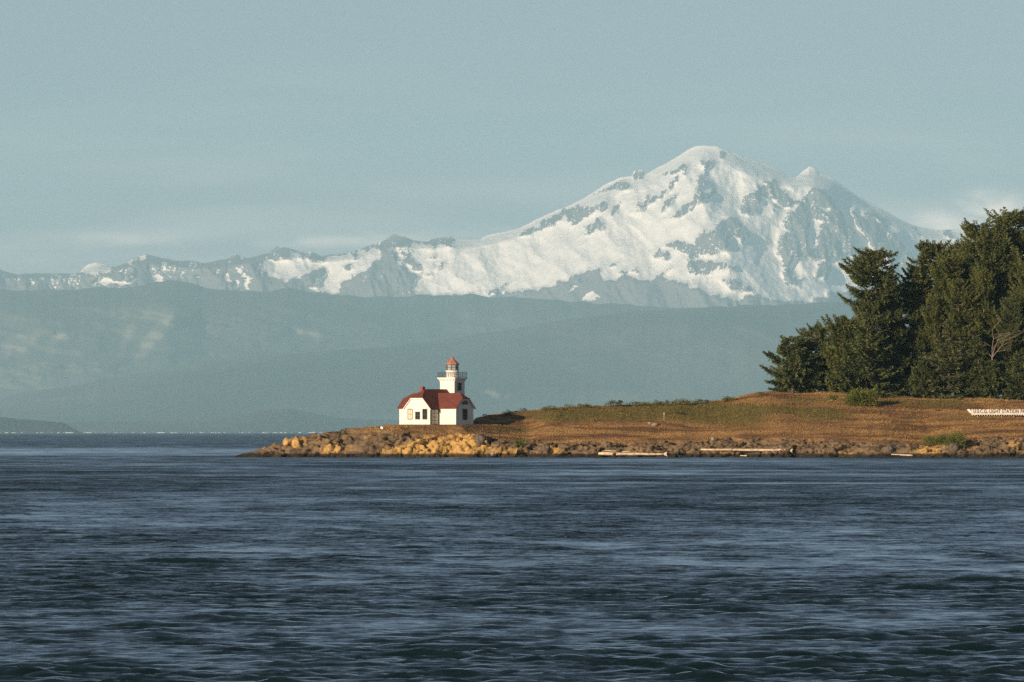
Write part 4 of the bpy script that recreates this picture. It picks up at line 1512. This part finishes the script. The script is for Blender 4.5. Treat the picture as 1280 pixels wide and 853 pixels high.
# ------------------------------------------------------------------ shrubs
def shrub(px, py, w, h, mat, label, name='shrub', seed=0, skew=0.0, density=1.0, group=None, Y=None):
    if Y is None:
        p = at(px, py)
        if p is None:
            p = Vector(((px - 640) / F * 1512, 1512, CAM_Z + (HOR - py) / F * 1512))
    else:
        x = (px - 640) / F * Y
        p = Vector((x, Y, ground_z(x, Y)))
    sc = p.y / F
    W, Hh = w * sc, h * sc
    r = np.random.RandomState(seed + int(px * 7 + py))
    cd = Cards(seed + int(px))
    n = int(np.clip(W * Hh * 260 * density, 140, 5600))
    nl = max(4, int(W * 3.5))
    cx = r.uniform(-0.36, 0.36, nl) * W
    cy = r.uniform(-0.3, 0.3, nl) * min(W, 3)
    cz = Hh * (0.10 + 0.50 * r.rand(nl) * (1 - (cx / (0.5 * W)) ** 2))
    cr = (0.28 + 0.16 * r.rand(nl)) * min(Hh, W)
    k = r.randint(0, nl, n)
    dr = r.normal(size=(n, 3))
    dr /= np.linalg.norm(dr, axis=1, keepdims=True)
    rad = cr[k] * r.rand(n) ** 0.4
    P = np.stack([cx[k], cy[k], cz[k]], -1) + dr * rad[:, None] * np.array([1.15, 1.0, 0.95])
    P[:, 2] = np.abs(P[:, 2])
    P[:, 0] += skew * P[:, 2]
    dr[:, 2] += 0.35
    dr[:, 0] += skew * 0.6
    sz = min(0.34, 0.12 + 0.06 * Hh)
    cd.add(P, dr, sz * r.uniform(0.6, 1.3, n), sz * r.uniform(0.16, 0.3, n))
    root = link(name, cd.mesh(name, mat, 1.0))
    root.location = (p.x, p.y, p.z - 0.05)
    tag(root, label, 'shrub', group)


shrub(1077, 507, 34, 26, M_SHRUB, 'large round bright green shrub in front of the grove', density=1.5)
shrub(1041, 500, 15, 9, M_SHRUB, 'small green shrub just left of the large round shrub')
shrub(950, 495, 9, 7, M_SHRUB, 'little round green shrub on the crest left of the grove')
shrub(1171, 556, 42, 15, M_SHRUB, 'wide grassy green shrub above the shore rocks, left one of the pair')
shrub(1194, 556, 26, 19, M_SHRUB, 'taller green shrub above the shore rocks, right one of the pair')
shrub(649, 556, 17, 8, M_SHRUB, 'green shrub in the rocks right of the lighthouse, near the water')
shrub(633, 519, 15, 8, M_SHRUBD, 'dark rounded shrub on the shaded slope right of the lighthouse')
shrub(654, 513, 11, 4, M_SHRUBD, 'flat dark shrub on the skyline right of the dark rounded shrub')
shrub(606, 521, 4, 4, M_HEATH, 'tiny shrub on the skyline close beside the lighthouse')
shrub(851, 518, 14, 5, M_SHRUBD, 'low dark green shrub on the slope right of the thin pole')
shrub(1171, 514, 8, 4, M_SHRUB, 'tiny green shrub left of the long white sign')
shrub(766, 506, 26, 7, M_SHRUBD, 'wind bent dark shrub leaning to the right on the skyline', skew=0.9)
SKY_SHRUBS = [(690, 512.5, 39, 6, 'low olive shrub on the skyline, leftmost of the low row'),
              (722, 509.5, 45, 6, 'low olive shrub on the skyline left of the wind bent shrub'),
              (795, 507.5, 39, 7, 'long low olive shrub on the skyline right after the wind bent shrub'),
              (812, 507.0, 21, 6, 'small olive shrub left of the first pointed shrub on the skyline'),
              (823, 506.5, 12, 9, 'first pointed little shrub on the skyline right of the wind bent shrub'),
              (838, 506.0, 24, 7, 'olive shrub between the two pointed shrubs of the skyline'),
              (850, 505.5, 12, 10, 'second pointed little shrub on the skyline, the taller one'),
              (862, 505.0, 24, 7, 'olive shrub right after the taller pointed shrub on the skyline'),
              (874, 504.5, 15, 7, 'round olive shrub in the middle of the right half of the skyline row'),
              (889, 504.0, 24, 6, 'flat olive shrub on the skyline before the crest starts to climb'),
              (914, 501.5, 33, 7, 'broad olive shrub where the crest climbs towards the grove'),
              (740, 509.5, 21, 5, 'tiny flat olive shrub on the skyline touching the wind bent shrub')]
for px, py, w, h, lb in SKY_SHRUBS:
    shrub(px, py, w, h, M_HEATH, lb, group='low shrubs along the skyline')


# ================================================================== DRIFTWOOD, ROCKS, POLE, MARKER, SIGN
M_DRIFT = simple_mat('bleached_driftwood', (0.46, 0.37, 0.25), 0.85, 0.3, 2.0, 0.02)


def shore_point(px, z):
    """first place up the shore, on the line of sight column px, where the rock reaches height z"""
    y = 1468.0
    while y < 1492:
        x = (px - 640) / F * y
        if ground_z(x, y) >= z:
            return x, y
        y += 0.1
    return (px - 640) / F * 1478, 1478.0


def log(px0, py0, px1, py1, r0, r1, label, root_flare=True, seed=1):
    r = random.Random(seed)
    n = 9
    zs = [CAM_Z + (HOR - (py0 + (py1 - py0) * i / (n - 1))) / F * 1477 for i in range(n)]
    ys = sorted(shore_point(px0 + (px1 - px0) * i / (n - 1), zs[i] - r0 * 0.6)[1] for i in range(n))
    y0 = ys[2] - r0 * 0.5
    m = MB()
    p0 = Vector(((px0 - 640) / F * y0, y0, zs[0]))
    pts, rad = [], []
    for i in range(n):
        t = i / (n - 1)
        x = (px0 + (px1 - px0) * t - 640) / F * y0
        pts.append(Vector((x, y0 + r.uniform(-.06, .06), zs[i] + r.uniform(-.035, .035))) - p0)
        rad.append(r0 + (r1 - r0) * t + r.uniform(-.015, .015))
    rad[0] *= 0.75
    m.tube(pts, rad, 9)
    root = empty('driftwood_log', p0)
    m.build('trunk', M_DRIFT, root, True, recalc=False)
    if root_flare:
        b = MB()
        e = pts[-1]
        for k in range(8):
            a = 2 * math.pi * k / 8 + r.uniform(-.2, .2)
            d = Vector((r.uniform(0.1, 0.5), math.cos(a), math.sin(a)))
            b.tube([e - Vector((0.35, 0, 0)), e + d * 0.28, e + d * r.uniform(0.42, 0.62)], [r1 * 0.75, 0.11, 0.04], 5)
        b.build('roots', M_DRIFT, root, True, recalc=False)
    tag(root, label, 'driftwood', 'bleached driftwood logs on the shore')


log(876, 562.3, 989, 562.8, 0.17, 0.24, 'long straight bleached log with a root ball at its right end', seed=1)
log(748, 567.3, 832, 568.0, 0.30, 0.17, 'thick bleached log lying low above the water with an upturned right end', seed=2)
log(1114, 568.2, 1141, 569.6, 0.10, 0.16, 'short pale log between dark rocks near the right', root_flare=False, seed=3)
log(925, 569.6, 934, 570.0, 0.09, 0.12, 'tiny pale log at the waterline below the long straight log', root_flare=False, seed=4)
log(756, 563.5, 790, 565.2, 0.07, 0.10, 'thin pale log lying just above the thick low log', root_flare=False, seed=5)


def rock_mat(name, c0, c1, c2):
    m, t, p = material(name)
    co = t.coord('Object')
    a = t.noise(co, 1.5, 6, 0.62)
    b = t.noise(co, 5.0, 5, 0.6)
    t.set(p.inputs['Base Color'], t.mix(t.m('MULTIPLY', t.ramp(b, 0.45, 0.7), 0.6), t.mix(t.ramp(a, 0.35, 0.65), c0, c1), c2))
    p.inputs['Roughness'].default_value = 0.92
    t.set(p.inputs['Normal'], t.bump(b, 0.08, 0.8))
    return m


M_RGOLD = rock_mat('golden_lichen_rock', (0.36, 0.20, 0.05), (0.58, 0.37, 0.13), (0.15, 0.11, 0.07))
M_RPALE = rock_mat('pale_rock', (0.16, 0.13, 0.10), (0.27, 0.23, 0.175), (0.11, 0.09, 0.07))
M_RDARK = rock_mat('dark_brown_rock', (0.05, 0.04, 0.028), (0.12, 0.095, 0.065), (0.18, 0.14, 0.09))


def boulder(px, py, w, h, mat, label, seed, Y=None):
    p = at(px, py - 0.5) or Vector(((px - 640) / F * 1478, 1478, 1.0))
    sc = p.y / F
    n1, n2 = 26, 16
    th, ph = np.meshgrid(np.linspace(0, 2 * np.pi, n1), np.linspace(0.02, np.pi - 0.02, n2))
    d = np.stack([np.cos(th) * np.sin(ph), np.sin(th) * np.sin(ph), np.cos(ph)], -1)
    f1, e1, idv = cells(d[..., 0] * 1.3 + seed, d[..., 1] * 1.3, d[..., 2] * 1.3)
    rr = 0.82 + 0.34 * idv + 0.18 * fbm(d[..., 0] * 2 + seed, d[..., 1] * 2, d[..., 2] * 2, 4)
    V = d * rr[..., None] * np.array([w * sc / 2, w * sc * 0.42, h * sc * 0.62])
    V[:, -1] = V[:, 0]
    me = mesh_np('boulder', V.reshape(-1, 3), grid_quads(n2, n1), mat=mat)
    o = link('boulder', me)
    o.location = (p.x, p.y + w * sc * 0.15, p.z + h * sc * 0.36)
    tag(o, label, 'rock', 'boulders on the island')


boulder(358, 557, 8, 9, M_RGOLD, 'small golden boulder at the left end of the point, left of its larger twin', 3)
boulder(370, 560, 12, 12, M_RGOLD, 'larger upright golden boulder on the left end of the point', 5)
boulder(616, 569.5, 7, 5, M_RPALE, 'pale rounded boulder at the waterline below the lighthouse shadow', 8)
boulder(757, 562, 4, 5, M_RPALE, 'small whitish rock above the thick low log', 12)
boulder(818, 533, 8, 4, M_RPALE, 'low pale rock in the grass left of the thin pole', 14)
boulder(812, 531, 5, 3, M_RPALE, 'tiny pale rock in the grass, left of the low pale rock', 15)
boulder(891, 551, 5, 5, M_RPALE, 'small pale rock at the grass edge above the long log', 17)
boulder(600, 556, 14, 13, M_RDARK, 'big dark boulder in the cleft below the right end of the lighthouse', 21)
boulder(682, 564, 11, 9, M_RDARK, 'dark boulder at the shore left of a golden ledge', 23)
boulder(1112, 566, 12, 9, M_RDARK, 'dark boulder at the left end of the short pale log', 25)
boulder(1192, 564, 14, 10, M_RDARK, 'dark boulder below the green shrubs at the shore', 27)


def build_pole():
    p = at(830, 526)
    H = 10.5 * p.y / F
    root = empty('pole', p)
    m = MB()
    m.tube([(0, 0, -0.2), (0.01, 0, H)], [0.055, 0.045], 8)
    m.build('shaft', M_WOOD, root)
    m = MB()
    m.box(-0.09, 0.09, -0.065, -0.047, H - 0.40, H - 0.12)
    m.build('plate', M_WOOD, root)
    tag(root, 'thin weathered pole standing in the grass in the middle of the slope', 'pole')


build_pole()


def build_marker():
    Y = 1483.5
    x = (477 - 640) / F * Y
    z = ground_z(x, Y)
    root = empty('marker', (x, Y, z))
    m = MB()
    m.tube([(0, 0, -0.2), (0, 0, 0.22)], 0.08, 8)
    m.build('post', M_TRIM, root)
    m = MB()
    m.prism([(-.24, -.2), (.24, -.2), (.24, .2), (-.24, .2)], 0.15, 0.5, [(-.2, -.16), (.2, -.16), (.2, .16), (-.2, .16)])
    m.prism([(-.2, -.16), (.2, -.16), (.2, .16), (-.2, .16)], 0.5, 0.62, [(-.08, -.06), (.08, -.06), (.08, .06), (-.08, .06)])
    m.build('cap', M_TRIM, root)
    tag(root, 'small white marker on the grass left of the lighthouse', 'marker')


build_marker()


def build_sign():
    p = at(1245, 521.0)
    Y = p.y - 0.2
    sc = Y / F
    x0, x1 = (1214 - 640) * sc, (1293 - 640) * sc
    zt = CAM_Z + (HOR - 511.8) * sc
    zb = CAM_Z + (HOR - 518.6) * sc
    root = empty('sign', (x0, Y, zb))
    W, H = x1 - x0, zt - zb
    b = MB()
    b.box(0, W, 0, 0.05, 0, H)
    b.build('board', M_SIGN, root)
    n = 26
    for i in range(n):
        s = MB()
        x = W * (i + 0.5) / n
        s.box(x - 0.055, x + 0.055, 0.052, 0.12, -0.75 if i % 5 == 2 else -0.16, H * 0.95)
        s.build('post' if i % 5 == 2 else 'batten', M_SIGN if i % 5 != 2 else M_WOOD, root)
    e = MB()
    e.extr([(-0.75, -0.02, H * 1.0), (-0.25, -0.02, H * 1.02), (-0.02, -0.02, H * 0.55), (-0.02, -0.02, H * 0.25), (-0.28, -0.02, H * 0.35)], (0, 0.06, 0))
    e.build('end_board', M_TRIM, root)
    cu = bpy.data.curves.new('lettering', 'FONT')
    cu.body = 'U.S.C.G. LIGHT STATION PATOS'
    cu.size = 1.0
    cu.extrude = 0.012
    cu.offset = 0.018
    cu.space_character = 1.06
    tmp = link('lettering', cu)
    bpy.context.view_layer.update()
    me = bpy.data.meshes.new_from_object(tmp.evaluated_get(bpy.context.evaluated_depsgraph_get()))
    wd, hd = tmp.dimensions.x, tmp.dimensions.y
    bpy.data.objects.remove(tmp)
    o = link('lettering', me, root)
    tw = W - 0.35 - 0.3
    o.scale = (tw / wd, 0.66 / hd, 1)
    o.rotation_euler = (R(90), 0, 0)
    o.location = (0.35, -0.016, H * 0.30)
    me.materials.clear()
    me.materials.append(M_BLACK)
    tag(root, 'long white sign with dark lettering on the slope at the right border', 'sign')


build_sign()
